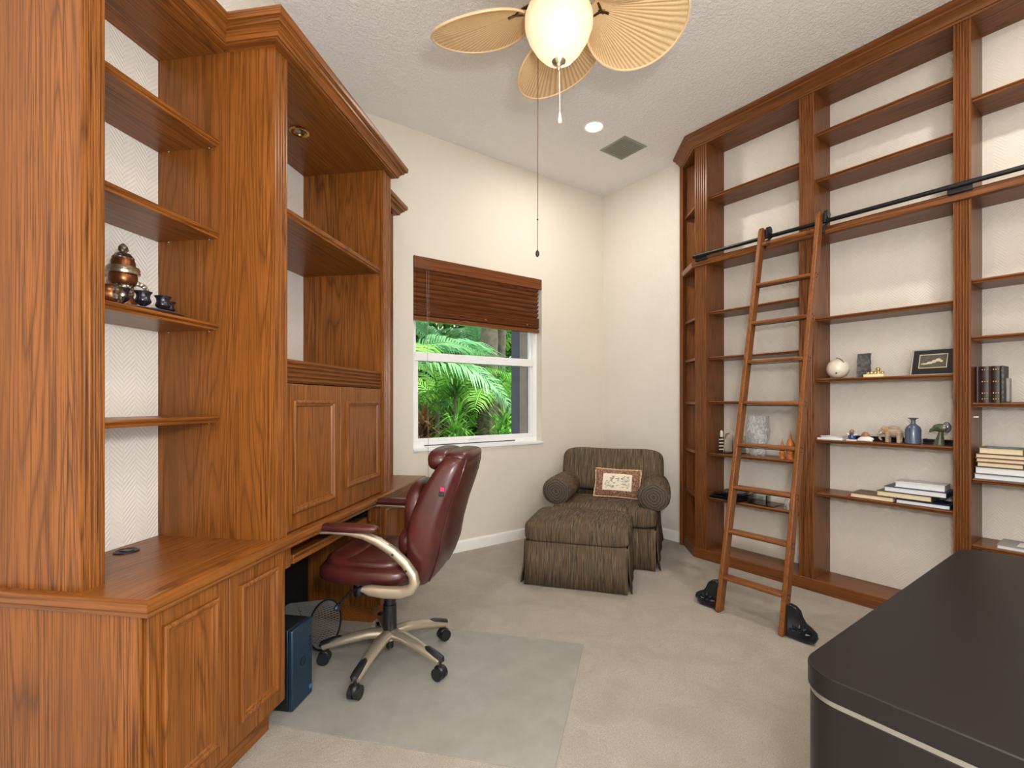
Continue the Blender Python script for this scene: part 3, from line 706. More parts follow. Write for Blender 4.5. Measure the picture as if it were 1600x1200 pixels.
Z3 = 1.517
t = bthing('ceramic_globe', 'ivory ceramic ball ornament on the shelf right of the ladder', 'ornament', -1.385, 3.86, Z3)
t.part('ball', MB().ball((-1.385, 3.86, Z3+.069), (.070, .070, .069), 28, 18), 'ivory_ceramic')
t.part('arm', MB().tube([(-1.385+.072*math.sin(a)*.8, 3.86-.072*math.cos(a)*0-.03, Z3+.069+.074*math.cos(a)) for a in [x*.2 for x in range(0, 6)]], .003, 6), 'antique_brass')
t.part('stud', MB().ball((-1.372, 3.797, Z3+.036), .006, 8, 6), 'black_metal')
t = bthing('slate_block', 'rough grey slate block standing on the shelf', 'ornament', -1.24, 3.90, Z3)
m = MB(); random.seed(5)
for k in range(11):
    j = lambda: random.uniform(-.002, .002)
    m.box(-1.277+j(), -1.205+j(), 3.888+j(), 3.915, Z3+k*.0152, Z3+(k+1)*.0152-.0008)
t.part('body', m, 'slate', smooth=False)
t = bthing('gold_ornament', 'small gilded figures on a cream base beside the slate block', 'ornament', -1.16, 3.84, Z3)
t.part('base', bx(-1.217, -1.105, 3.81, 3.865, Z3, Z3+.02), 'cream_base', bevel=.002)
for i, (x, r) in enumerate(((-1.20, .009), (-1.18, .011), (-1.16, .010), (-1.12, .009))): t.part('figure', MB().ball((x, 3.838, Z3+.02+r*.9), (r*1.3, r, r), 10, 8), 'gold')
t.part('sphere', MB().ball((-1.142, 3.838, Z3+.052), .013, 14, 10).lathe([(.012, .02), (.006, .028), (.006, .042)], 12, (-1.142, 3.838, Z3)), 'gold')
# framed picture leaning back
t = bthing('picture_frame', 'black framed sepia picture leaning on the shelf beside the fluted upright', 'picture', -.872, 3.87, Z3)
M = Matrix.Translation((-.872, 3.85, Z3+.001)) @ Matrix.Rotation(math.radians(-9), 4, 'Z') @ Matrix.Rotation(math.radians(-14), 4, 'X')
w, h = .113, .172
t.part('frame', MB().molding(-w, w, 0, h, 0, [(0, -.014), (0, .0), (.003, .003), (.007, .002), (.010, -.002)]).xf(M), 'frame_silver')
t.part('mat_board', bx(-w+.006, w-.006, .0, .012, .006, h-.006).xf(M), 'photo_black')
t.part('inner_mat', bx(-.072, .072, -.0012, .002, .046, .136).xf(M), 'pale_print'); t.part('print', bx(-.067, .067, -.0018, .0, .051, .131).xf(M), 'sepia_print')
blob = MB()
for x, z, rx, rz in ((-.04, .075, .022, .005), (-.015, .08, .016, .008), (.006, .088, .012, .010), (.026, .096, .014, .010), (.042, .088, .008, .007)): blob.ball((x, -.0018, z), (rx, .0006, rz), 12, 6)
t.part('pale_shape', blob.xf(M), 'pale_print')

Z4 = 1.086
for k, (x0, x1, y0, y1, h, rz, mt, lb) in enumerate(((-1.488, -1.33, 3.785, 3.93, .012, 0, 'paper_white', 'white magazine at the bottom of the paper pile'), (-1.475, -1.345, 3.80, 3.94, .006, 8, 'grey_cover', 'grey brochure in the middle of the paper pile'), (-1.47, -1.36, 3.81, 3.93, .005, -12, 'paper_white', 'loose pale brochure on top of the paper pile'))):
    zz = Z4+(0, .0125, .019)[k]
    t = bthing('magazine', lb, 'magazine', (x0+x1)/2, (y0+y1)/2, zz)
    M = Matrix.Translation(((x0+x1)/2, (y0+y1)/2, zz)) @ Matrix.Rotation(math.radians(rz), 4, 'Z')
    a, b = (x1-x0)/2, (y1-y0)/2
    t.part('pages', bx(-a, a, -b, b, 0, h-.001).xf(M), 'paper_white'); t.part('cover', bx(-a-.001, a+.001, -b-.001, b+.001, h-.001, h).xf(M), mt)
t = bthing('blue_figurine', 'tiny blue and white porcelain figure on the shelf', 'figurine', -1.28, 3.81, Z4)
t.part('base', bx(-1.312, -1.25, 3.79, 3.83, Z4, Z4+.01), 'white_glaze', bevel=.002)
t.part('body', MB().lathe([(.020, .01), (.024, .025), (.016, .045), (.010, .052)], 14, (-1.282, 3.81, Z4)), 'blue_glaze')
t.part('head', MB().ball((-1.282, 3.808, Z4+.064), .014, 12, 8), 'tan_glaze'); t.part('arm', MB().tube([(-1.31, 3.805, Z4+.05), (-1.285, 3.80, Z4+.035), (-1.25, 3.805, Z4+.045)], .005, 8), 'white_glaze')
t = bthing('reclining_figurine', 'small brown and white figure beside the blue porcelain one', 'figurine', -1.20, 3.81, Z4)
t.part('body', MB().ball((-1.20, 3.81, Z4+.018), (.045, .022, .018), 14, 8), 'white_glaze'); t.part('back', MB().ball((-1.205, 3.815, Z4+.042), (.024, .018, .022), 14, 8), 'tan_glaze')
t.part('leg', MB().tube([(-1.24, 3.795, Z4+.01), (-1.20, 3.785, Z4+.012), (-1.158, 3.79, Z4+.009)], .009, 8), 'white_glaze')
for (x0, x1, lb) in ((-1.33, -1.02, 'flat black tray at the back behind the elephant'), (-.93, -.757, 'flat black tray behind the green sculpture')):
    t = bthing('black_tray', lb, 'tray', (x0+x1)/2, 3.95, Z4)
    t.part('plate', bx(x0, x1, 3.91, 4.01, Z4, Z4+.010), 'black_enamel', bevel=.003); t.part('rim', MB().sweep([(0, Z4+.006), (.006, Z4+.006), (.010, Z4+.032), (.006, Z4+.032)], [(x0+.01, 4.0), (x0+.01, 3.92), (x1-.01, 3.92), (x1-.01, 4.0)]), 'black_enamel')
# elephant
t = bthing('elephant_figurine', 'carved grey-brown elephant ornament on the shelf', 'ornament', -1.07, 3.84, Z4)
ex0 = -1.07
m = MB().ball((ex0+.012, 3.84, Z4+.072), (.046, .032, .036), 18, 12).ball((ex0-.034, 3.836, Z4+.080), (.024, .022, .027), 16, 10)
for lx, ly in ((-.018, -.017), (-.018, .017), (.042, -.017), (.042, .017)): m.tube([(ex0+lx, 3.84+ly, Z4+.001), (ex0+lx, 3.84+ly, Z4+.02), (ex0+lx, 3.84+ly, Z4+.07)], [.0125, .011, .015], 10)
m.tube([(ex0-.05, 3.832, Z4+.078), (ex0-.061, 3.83, Z4+.055), (ex0-.062, 3.83, Z4+.03), (ex0-.054, 3.83, Z4+.016), (ex0-.046, 3.83, Z4+.018)], [.013, .010, .008, .006, .004], 10)
bo = t.part('body', m, 'elephant_stone'); rm = bo.modifiers.new('r', 'REMESH'); rm.mode = 'VOXEL'; rm.voxel_size = .0035; rm.use_smooth_shade = True
for sy in (-1, 1): t.part('ear', MB().ball((ex0-.022, 3.838+sy*.021, Z4+.082), (.015, .005, .022), 14, 8), 'elephant_cloth')
t.part('saddle_cloth', MB().ball((ex0+.014, 3.84, Z4+.094), (.034, .030, .017), 16, 8), 'elephant_stone')
t.part('tusk', MB().tube([(ex0-.046, 3.818, Z4+.068), (ex0-.056, 3.812, Z4+.058), (ex0-.064, 3.812, Z4+.06)], [.004, .003, .001], 6), 'ivory_ceramic')
t.part('tail', MB().tube([(ex0+.056, 3.84, Z4+.082), (ex0+.064, 3.84, Z4+.06), (ex0+.062, 3.84, Z4+.035)], .003, 6), 'elephant_stone')
t = bthing('bottle_vase', 'slate blue bottle vase with a narrow neck and flared lip', 'vase', -.957, 3.835, Z4)
t.part('body', MB().lathe([(.036, 0), (.040, .004), (.041, .09), (.036, .108), (.020, .122), (.013, .130)], 28, (-.957, 3.835, Z4)), 'blue_glass')
t.part('neck', MB().lathe([(.013, .129), (.011, .146), (.014, .156), (.028, .163), (.027, .166), (.010, .158), (.0, .152)], 28, (-.957, 3.835, Z4)), 'grey_glass')
t = bthing('green_sculpture', 'polished green stone sculpture of a leaning head on a tapered foot', 'sculpture', -.83, 3.83, Z4)
t.part('foot', MB().loft([[(-.835+k[0]+k[2]*math.cos(a), 3.83+.02*math.sin(a), Z4+k[1]) for a in [i*PI/8 for i in range(16)]] for k in ((0, 0, .030), (.004, .01, .028), (.010, .06, .015), (.014, .085, .012))]), 'green_stone')
t.part('head', MB().ball((-.822, 3.83, Z4+.108), (.042, .02, .026), 18, 10).xf(Matrix.Identity(4)), 'green_stone'); t.part('crest', MB().ball((-.796, 3.832, Z4+.112), (.022, .014, .034), 16, 10), 'grey_glass')
t.part('beak', MB().tube([(-.84, 3.826, Z4+.105), (-.868, 3.822, Z4+.092), (-.874, 3.822, Z4+.08)], [.016, .010, .004], 8), 'green_stone')

# books lying on the low middle shelf
Z5 = .706
def flat_book(label, x0, x1, y0, y1, z, h, cover, pages='paper_white', rz=0, spine='y1', group=None, name='book'):
    cx, cy = (x0+x1)/2, (y0+y1)/2; a, b = (x1-x0)/2, (y1-y0)/2
    t = bthing(name, label, 'book', cx, cy, z, group)
    M = Matrix.Translation((cx, cy, z)) @ Matrix.Rotation(math.radians(rz), 4, 'Z'); c = min(.0035, h*.16)
    t.part('page_block', bx(-a+.004, a-.004, -b+.004, b-.004, c, h-c).xf(M), pages)
    m = bx(-a, a, -b, b, 0, c).box(-a, a, -b, b, h-c, h).box(-a, a, b-.003, b, c, h-c) if spine == 'y1' else bx(-a, a, -b, b, 0, c).box(-a, a, -b, b, h-c, h).box(a-.003, a, -b, b, c, h-c)
    t.part('cover', m.xf(M), cover)
    return t, M
t, M = flat_book('brown book with a red ribbon lying at the left of the book pile', -1.285, -1.045, 3.785, 3.98, Z5, .030, 'brown_cover', 'paper_cream')
t.part('ribbon', MB().tube([(-1.28, 3.80, Z5+.02), (-1.283, 3.775, Z5+.018), (-1.29, 3.762, Z5-.01), (-1.298, 3.76, Z5-.035)], .004, 6, flat=(1.6, .4)), 'red_ribbon')
flat_book('thin blue and white book at the bottom right of the book pile', -1.035, -.772, 3.79, 3.97, Z5, .026, 'navy_cover', 'paper_white', 0, 'x1')
flat_book('cream paged green book lying across the brown book', -1.14, -.86, 3.80, 3.98, Z5+.0305, .034, 'olive_cover', 'paper_cream', 0, 'x1')
flat_book('large navy book second from the top of the pile', -1.10, -.79, 3.80, 4.0, Z5+.065, .034, 'navy_cover', 'paper_white', 0, 'x1')
flat_book('white slipcased book on top of the pile', -1.052, -.808, 3.83, 3.98, Z5+.0995, .036, 'paper_white', 'paper_white', 2, 'x1')

# bay at the right edge of the frame
Z6 = 1.347
for i, (x0, x1, lb) in enumerate(((-.670, -.652, 'dark leather volume against the upright, half hidden'), (-.6505, -.606, 'dark leather volume with gilt bands in the middle of the row'), (-.6045, -.560, 'dark leather volume with gilt bands next to the bookend'))):
    t = bthing('leather_volume', lb, 'book', (x0+x1)/2, 3.88, Z6, 'leather volumes')
    t.part('page_block', bx(x0+.003, x1-.003, 3.83, 3.95, Z6+.004, Z6+.205), 'paper_cream')
    m = bx(x0, x0+.003, 3.83, 3.955, Z6, Z6+.21).box(x1-.003, x1, 3.83, 3.955, Z6, Z6+.21)
    r = (x1-x0)/2
    m.prism([(x0+r+r*math.cos(a), 3.832-.008*math.sin(a)) for a in [k*PI/8 for k in range(9)]], Z6, Z6+.21)
    cv = t.part('cover', m, 'dark_leather')
    for z in (.03, .065, .10, .14, .18): t.part('spine_band', MB().prism([(x0+r+(r+.001)*math.cos(a), 3.8315-.0105*math.sin(a)) for a in [k*PI/8 for k in range(9)]], Z6+z, Z6+z+.004), 'dark_leather', parent=cv)
    if i:
        for z in (.022, .056, .122, .19):
            for q in (-.010, 0, .010): t.part('gilt_mark', MB().ball((x0+r+q, 3.822, Z6+z), (.0035, .003, .0045), 6, 5), 'gold', parent=cv)
t = bthing('bookend', 'dark metal bookend holding the leather volumes', 'bookend', -.53, 3.87, Z6)
t.part('plate', bx(-.5585, -.548, 3.80, 3.94, Z6, Z6+.21), 'slate', bevel=.003); t.part('foot', bx(-.548, -.47, 3.82, 3.92, Z6, Z6+.004), 'cast_iron'); t.part('scroll', bx(-.547, -.53, 3.84, 3.90, Z6+.004, Z6+.14), 'grey_cover', bevel=.006)
Z7 = .911
sb = [(.030, 'paper_white', 'sky_cover', 'light blue book at the bottom of the stack on the right shelf', -.668, -.43), (.040, 'paper_white', 'brown_cover', 'thick dark book second from the bottom of the right stack', -.664, -.46), (.027, 'paper_cream', 'green_cover', 'dark green book third from the bottom of the right stack', -.656, -.47), (.022, 'paper_cream', 'rose_cover', 'reddish book third from the top of the right stack', -.66, -.45), (.024, 'paper_cream', 'brown_cover', 'brown book second from the top of the right stack', -.662, -.45), (.036, 'paper_cream', 'olive_cover', 'olive book with a blue picture on top of the right stack', -.648, -.47)]
zz = Z7
for h, pg, cv, lb, x0, x1 in sb:
    t, M = flat_book(lb, x0, x1, 3.785, 3.95, zz, h, cv, pg, 0, 'x1', 'stacked books on the right shelf'); zz += h+.0006
t.part('cover_picture', bx(-.62, -.49, 3.80, 3.93, zz-.0006, zz+.0006), 'sky_cover')
t, M = flat_book('large pale picture magazine lying on the lowest right shelf', -.575, -.30, 3.785, 3.98, .531, .022, 'grey_cover', 'paper_white', 0, 'x1')
t.part('cover_picture', bx(-.50, -.43, 3.82, 3.93, .553, .5536), 'paper_white'); t.part('cover_picture', bx(-.41, -.32, 3.81, 3.94, .553, .5536), 'olive_cover')

# ------------------------------------------------------------------ black desk in the right foreground
def rounded_rect(x0, x1, y0, y1, r, n=10):
    p = []
    for cx, cy, a0 in ((x1-r, y1-r, 0), (x0+r, y1-r, PI/2), (x0+r, y0+r, PI), (x1-r, y0+r, 1.5*PI)):
        for k in range(n+1): a = a0+PI/2*k/n; p.append((cx+r*math.cos(a), cy+r*math.sin(a)))
    return p
DX0, DX1, DY0, DY1, DZ = 1.172, 2.68, -.42, .508, .752
t = Thing('black_desk', 'large black desk with rounded corners in the right foreground', 'desk', ((DX0+DX1)/2, (DY0+DY1)/2, 0))
t.part('top', MB().prism(rounded_rect(DX0, DX1, DY0, DY1, .085), DZ-.05, DZ), 'desk_black', bevel=.003)
t.part('metal_strip', MB().prism(rounded_rect(DX0+.0035, DX1-.0035, DY0+.0035, DY1-.0035, .083), DZ-.0615, DZ-.0505), 'steel_strip')
t.part('body', MB().prism(rounded_rect(DX0+.004, DX1-.004, DY0+.004, DY1-.004, .083), .0, DZ-.0625), 'desk_black', bevel=.002)

# ------------------------------------------------------------------ chair mat, computer, basket
mp = [(1.83, 1.36), (1.742, .12), (2.70, .02), (2.80, 1.22), (2.62, 1.25), (2.64, 1.52), (2.06, 1.56), (2.04, 1.34)]
solo('chair_mat', 'translucent vinyl chair mat on the carpet under the office chair', 'chair mat', MB().prism(mp, .001, .005), 'vinyl_mat', (2.3, .8, 0), DESK, smooth=False)
t = Thing('computer_tower', 'dark blue computer tower under the counter beside the base cabinet', 'computer', (1.975, 1.42, .005), DESK)
t.part('case', bx(1.905, 2.055, 1.285, 1.58, .005, .358), 'tower_dark', bevel=.004)
fp = t.part('front_panel', bx(1.903, 2.057, 1.262, 1.285, .007, .357), 'tower_blue', bevel=.006)
t.part('emblem', MB().lathe([(.016, 0), (.019, .001), (.019, .002), (.016, .002)], 24, cap=False).xf(Matrix.Translation((1.98, 1.262, .19)) @ Matrix.Rotation(PI/2, 4, 'X')), 'tower_dark', parent=fp)
t.part('sticker', bx(2.03, 2.048, 1.261, 1.262, .035, .053), 'sticker_blue', parent=fp)
for z in (.33, .27, .255, .235, .21): t.part('port', bx(2.03, 2.044, 1.2605, 1.262, z, z+.008), 'tower_dark', parent=fp)
# wire-mesh waste basket
bxx, byy = 2.42, 1.50
t = Thing('waste_basket', 'small silver wire-mesh waste basket lying on its side behind the computer tower', 'waste basket', (bxx, byy, .006), DESK)
def ringp(r, z, n=40): return [(bxx+r*math.cos(2*PI*k/n), byy+r*math.sin(2*PI*k/n), z) for k in range(n+1)]
m = MB(); NB = 56
rad = lambda z: .095+.03*z/.27
for sg in (1, -1):
    for k in range(NB):
        pts = []
        for q in range(7):
            z = .012+.256*q/6; a = 2*PI*k/NB+sg*q*.12; pts.append((bxx+rad(z)*math.cos(a), byy+rad(z)*math.sin(a), z))
        m.tube(pts, .0024, 4)
LAY = Matrix.Translation((2.43, 1.415, .137)) @ Matrix.Rotation(math.radians(-10), 4, 'Z') @ Matrix.Rotation(math.radians(84), 4, 'X') @ Matrix.Translation((-bxx, -byy, -.27))
t.part('mesh_wall', m.xf(LAY), 'mesh_silver', smooth=False)
t.part('rim', MB().tube(ringp(.126, .27), .005, 8).xf(LAY), 'black_metal'); t.part('base_ring', MB().tube(ringp(.096, .012), .006, 8).xf(LAY), 'black_metal')
t.part('base_plate', MB().lathe([(.096, .008), (.096, .011)], 36, (bxx, byy, 0)).xf(LAY), 'mesh_silver')

# ------------------------------------------------------------------ office chair (desk frame, facing the counter)
CX, CY = 2.371, 1.018
oc = Thing('office_chair', 'burgundy leather office chair on a champagne five-star base at the desk', 'office chair', (CX, CY, .005), DESK)
T = lambda m: m.xf(Matrix.Translation((CX, CY, 0)))
for k in range(5):
    a = math.radians(104+72*k); Rz = Matrix.Rotation(a, 4, 'Z')
    sp = MB().tube([(.025, 0, .150), (.10, 0, .150), (.20, 0, .132), (.29, 0, .108), (.338, 0, .094)], [.034, .033, .030, .027, .024], 14, flat=(1.0, .78))
    s_ = oc.part('base_spoke', T(sp.xf(Rz)), 'champagne_metal')
    oc.part('foot_pad', T(MB().tube([(.235, 0, .140), (.26, 0, .1365), (.31, 0, .120), (.345, 0, .1075), (.356, 0, .097)], [.004, .017, .020, .019, .007], 12, flat=(1.05, .62)).xf(Rz)), 'black_plastic', parent=s_)
    cs = oc.part('caster', T(MB().tube([(.332, -.026, .036), (.332, -.005, .036)], .031, 18).tube([(.332, .005, .036), (.332, .026, .036)], .031, 18).tube([(.332, 0, .034), (.332, 0, .096)], .010, 10).xf(Matrix.Translation((0, 0, 0)) @ Rz)), 'black_plastic')
    oc.part('caster_hood', T(MB().ball((.332, 0, .046), (.030, .021, .026), 14, 8, .8, .8).xf(Rz)), 'black_plastic', parent=cs)
oc.part('hub', T(MB().lathe([(.030, .118), (.044, .124), (.046, .158), (.036, .170), (.030, .172)], 24)), 'champagne_metal')
oc.part('gas_column', T(MB().lathe([(.019, .075), (.019, .12), (.033, .168), (.036, .172), (.034, .30), (.030, .302), (.029, .40)], 24)), 'black_plastic')
oc.part('seat_mechanism', T(bx(-.075, .075, -.12, .13, .415, .455).lathe([(.05, .385), (.07, .418)], 20)), 'black_plastic', bevel=.008)
lv = oc.part('height_lever', T(MB().tube([(-.07, .10, .425), (-.17, .14, .415), (-.235, .15, .39)], [.006, .006, .007], 8)), 'black_plastic')
oc.part('lever_paddle', T(MB().ball((-.252, .152, .378), (.026, .014, .018), 12, 8)), 'black_plastic', parent=lv)
oc.part('tension_knob', T(MB().lathe([(.028, .345), (.030, .35), (.030, .39), (.02, .415)], 16, (-.02, .16, 0))), 'black_plastic')
st_ = oc.part('seat_cushion', T(MB().ball((0, .045, .522), (.262, .258, .058), 36, 18, .6, .5)), 'burgundy_leather', angle=80)
oc.part('seat_pad', T(MB().ball((0, .06, .570), (.232, .222, .040), 32, 14, .7, .55)), 'burgundy_leather', parent=st_, angle=80)
oc.part('seat_pad_roll', T(MB().ball((0, .165, .582), (.215, .10, .036), 28, 12, .8, .6)), 'burgundy_leather', parent=st_, angle=80)
# backrest: lofted sections (z, front y, rear y, half width)
BS = [(.455, -.175, -.235, .15), (.49, -.165, -.275, .205), (.55, -.150, -.310, .238), (.63, -.138, -.342, .252), (.73, -.132, -.362, .260), (.84, -.158, -.392, .260), (.93, -.205, -.424, .250), (1.00, -.250, -.446, .238), (1.05, -.285, -.458, .226), (1.085, -.318, -.460, .205), (1.105, -.350, -.445, .165)]
def brings(i0=0, i1=None, grow=0):
    out = []
    for z, f, r, hw in BS[i0:i1]:
        ring = []; yc, hy = (f+r)/2, (f-r)/2+grow
        for k in range(36):
            a = 2*PI*k/36; c, s_2 = math.cos(a), math.sin(a)
            x = math.copysign(abs(c)**.62, c)*(hw+grow); y = yc+math.copysign(abs(s_2)**.62, s_2)*hy
            if s_2 > 0: y -= .055*(1-(x/hw)**2)*(hy/.115)      # hollow between the side bolsters
            ring.append((x, y, z))
        out.append(ring)
    return out
br = brings()
bk_ = oc.part('backrest', T(MB().loft(br)), 'burgundy_leather', angle=80); sm = bk_.modifiers.new('s', 'SUBSURF'); sm.levels = 1; sm.render_levels = 1
bg_ = brings(grow=.0005)
for idx in (23, 31): oc.part('seam', T(MB().tube([r[idx] for r in bg_[1:-1]], .0032, 6)), 'burgundy_leather', parent=bk_)
oc.part('head_pillow', T(MB().ball((0, -.305, 1.070), (.175, .062, .058), 28, 14, .75, .6)), 'burgundy_leather', parent=bk_, angle=80)
oc.part('top_roll', T(MB().ball((-.0, -.405, 1.088), (.185, .062, .036), 28, 14, .8, .6)), 'burgundy_leather', parent=bk_, angle=80)
oc.part('back_bolster', T(MB().ball((0, -.185, .80), (.185, .055, .16), 26, 14, .75, .6)), 'burgundy_leather', parent=bk_, angle=80)
oc.part('lumbar_cushion', T(MB().ball((0, -.155, .665), (.19, .055, .075), 26, 12, .75, .6)), 'burgundy_leather', parent=bk_, angle=80)
oc.part('fabric_tag', T(bx(-.258, -.246, -.372, -.352, .942, .962)), 'fuchsia_tag', parent=bk_, bevel=.002)
oc.part('dark_tag', T(bx(-.257, -.245, -.368, -.346, .918, .941)), 'black_plastic', parent=bk_, bevel=.002)
def ribbon(pts, th, x0, x1):
    rings = []
    for i, (y, z) in enumerate(pts):
        a = pts[max(i-1, 0)]; b = pts[min(i+1, len(pts)-1)]; d = Vector((b[0]-a[0], b[1]-a[1])).normalized(); n = Vector((-d.y, d.x)); t_ = th[i]
        w = (x1-x0)/2; xc = (x0+x1)/2
        rings.append([(xc+w*math.copysign(abs(math.cos(q))**.6, math.cos(q)), y+n.x*t_*math.sin(q), z+n.y*t_*math.sin(q)) for q in [k*PI/8 for k in range(16)]])
    return MB().loft(rings)
AP = [(.235, .742), (.16, .748), (.07, .746), (0, .738), (-.07, .712), (-.14, .672), (-.20, .620), (-.238, .570), (-.246, .535), (-.228, .503), (-.18, .486), (-.10, .482), (-.03, .487), (.005, .492)]
AT = [.006, .009, .012, .017, .020, .021, .021, .022, .024, .026, .027, .027, .024, .010]
for sg in (-1, 1):
    x = sg*.295
    am = oc.part('arm', T(ribbon(AP, AT, x-.022, x+.022)), 'champagne_metal', angle=60)
    oc.part('arm_pad', T(MB().ball((x, .085, .770), (.036, .158, .020), 24, 12, .7, .7)), 'burgundy_leather', parent=am, angle=80)
    for y, z in ((-.148, .662), (-.212, .592)): oc.part('bolt', T(MB().ball((x-.022, y, z), (.003, .006, .006), 10, 6)), 'black_metal', parent=am)
    oc.part('arm_bracket', T(bx(min(x, sg*.24), max(x, sg*.24), -.16, -.02, .472, .492)), 'black_plastic', parent=am)

# ------------------------------------------------------------------ armchair and ottoman (x = width, y = towards the back)
AC = (2.985, 2.799); AR = math.radians(-55.05)
def swirl():
    m, t, b = nt('tweed_swirl'); g = G(t); sep = g.n('ShaderNodeSeparateXYZ'); t.links.new(g.coord(), sep.inputs[0])
    r = g.math('SQRT', g.math('ADD', g.math('MULTIPLY', sep.outputs[0], sep.outputs[0]), g.math('MULTIPLY', sep.outputs[2], sep.outputs[2])))
    w = g.math('SINE', g.math('MULTIPLY_ADD', r, 300, g.math('MULTIPLY', g.noise(g.coord(), 14, 3), 14)))
    c = g.ramp(g.math('MULTIPLY_ADD', w, .5, .5), [(0, srgb(60, 53, 45)), (.55, srgb(76, 67, 55)), (1, srgb(94, 82, 66))])
    t.links.new(c, b.inputs['Base Color']); b.inputs['Roughness'].default_value = .9; t.links.new(g.bump(w, .4, .003), b.inputs['Normal'])
swirl()
ac = Thing('armchair', 'brown tweed rolled-arm armchair in the room corner', 'armchair', (0, 0, 0), AR, origin=(AC[0], AC[1], 0))
def skirt(x0, x1, y0, y1, z0, z1, flare=.02, seed=1):
    """skirted base: slightly flared, with open kick pleats at the corners"""
    random.seed(seed); m = MB(); n = 14
    def side(p, q, nx, ny):
        top, bot, mid = [], [], []
        for k in range(n+1):
            u = k/n; x = p[0]+(q[0]-p[0])*u; y = p[1]+(q[1]-p[1])*u; w = .004*math.sin(u*17+seed)*1.0
            e = .012 if k in (0, n) else 0
            top.append((x, y, z1)); mid.append((x+nx*(flare*.4+w*.5), y+ny*(flare*.4+w*.5), (z0+z1)/2)); bot.append((x+nx*(flare+w+e), y+ny*(flare+w+e), z0+.002*math.sin(k)))
        m.loft([top, mid, bot], cap=False, closed=False)
    side((x0, y0), (x1, y0), 0, -1); side((x1, y0), (x1, y1), 1, 0); side((x1, y1), (x0, y1), 0, 1); side((x0, y1), (x0, y0), -1, 0)
    return m
def skirted(th, x0, x1, y0, y1, z1, seed):
    th.part('base_frame', bx(x0+.012, x1-.012, y0+.012, y1-.012, .03, z1), 'brown_tweed', bevel=.01)
    o = th.part('skirt', skirt(x0, x1, y0, y1, .006, z1-.004, .018, seed), 'brown_tweed', angle=80)
    s = o.modifiers.new('s', 'SOLIDIFY'); s.thickness = .008
skirted(ac, -.425, .425, -.055, .84, .325, 2)
ac.part('seat_cushion', MB().ball((0, .22, .405), (.435, .295, .085), 40, 18, .35, .22).xf(Matrix.Identity(4)), 'brown_tweed', angle=80)
ac.part('inner_back', MB().ball((0, .70, .50), (.40, .13, .33), 28, 16, .4, .35), 'brown_tweed', angle=80)
M = Matrix.Translation((0, .60, .70)) @ Matrix.Rotation(math.radians(-14), 4, 'X')
bc = MB().ball((0, 0, 0), (.47, .125, .20), 44, 20, .42, .34)
bc.v = [(x, y, z+(.018*(abs(x)/.47)**2 if z > 0 else 0)) for x, y, z in bc.v]
ac.part('back_cushion', bc.xf(M), 'brown_tweed', angle=80)
for sg in (-1, 1):
    rings = []
    for y, rx, rz, zc in ((.0, .120, .110, .575), (.03, .130, .120, .577), (.2, .130, .120, .578), (.45, .124, .116, .575), (.70, .108, .10, .57), (.78, .06, .07, .57)):
        rings.append([(sg*(.405)+rx*math.cos(a), y, zc+rz*math.sin(a)) for a in [k*2*PI/28 for k in range(28)]])
    arm = ac.part('arm', MB().loft(rings), 'brown_tweed', angle=60)
    ac.part('arm_panel', bx(sg*.33, sg*.425, .02, .80, .32, .56), 'brown_tweed', parent=arm, bevel=.02)
    fm = MB().lathe([(.121, 0), (.112, .010), (.06, .014), (.0, .012)], 30).xf(Matrix.Rotation(PI/2, 4, 'X') @ Matrix.Diagonal((1, .92, 1, 1)))
    fo = link('arm_front', fm.mesh('arm_front', 'tweed_swirl', angle=60), arm); fo.location = (sg*.405, .001, .575)
# throw pillow
def pillow_mat():
    m, t, b = nt('tapestry'); g = G(t); sep = g.n('ShaderNodeSeparateXYZ'); t.links.new(g.coord(), sep.inputs[0])
    ax_ = g.math('ABSOLUTE', sep.outputs[0]); az = g.math('ABSOLUTE', sep.outputs[2])
    inside = g.math('MULTIPLY', g.math('LESS_THAN', ax_, .128), g.math('LESS_THAN', az, .076))
    pin = g.math('MULTIPLY', g.math('LESS_THAN', ax_, .108), g.math('LESS_THAN', az, .058))
    border = g.ramp(g.noise(g.coord(), 75, 4, .7), [(.35, srgb(86, 56, 48)), (.52, srgb(136, 96, 76)), (.68, srgb(190, 158, 126))])
    ink = g.math('MULTIPLY', pin, g.ramp(g.noise(g.mapping(g.coord(), (1, 1, 1.5)), 34, 5, .7, .8), [(.50, (0, 0, 0)), (.58, (1, 1, 1))]))
    face = g.mix(g.math('MULTIPLY', ink, .75), srgb(228, 218, 192), srgb(74, 78, 84))
    t.links.new(g.mix(inside, border, face), b.inputs['Base Color']); b.inputs['Roughness'].default_value = .9
pillow_mat(); plain('fringe', srgb(206, 178, 138), .9, vary=.2, vscale=90)
pt = Thing('throw_pillow', 'small tapestry pillow with a cream picture panel and fringe on the armchair', 'pillow', (0, 0, 0), AR)
pt.root.location = (AC[0], AC[1], 0)
pl = Matrix.Translation((.075, .365, .615)) @ Matrix.Rotation(math.radians(1), 4, 'Y') @ Matrix.Rotation(math.radians(-24), 4, 'X')
pm = MB(); NX, NZ = 24, 16
def pface(sgn):
    return [[(.205*(2*i/NX-1)*(1-.05*(1-abs(2*j/NZ-1))), sgn*.05*((1-(2*i/NX-1)**2)*(1-(2*j/NZ-1)**2))**.45, .13*(2*j/NZ-1)*(1-.05*(1-abs(2*i/NX-1)))) for i in range(NX+1)] for j in range(NZ+1)]
pm.loft(pface(-1), cap=False, closed=False); pm.loft([r[::-1] for r in pface(1)], cap=False, closed=False)
po = link('cover', pm.mesh('cover', 'tapestry', angle=80), pt.root); po.matrix_local = pl
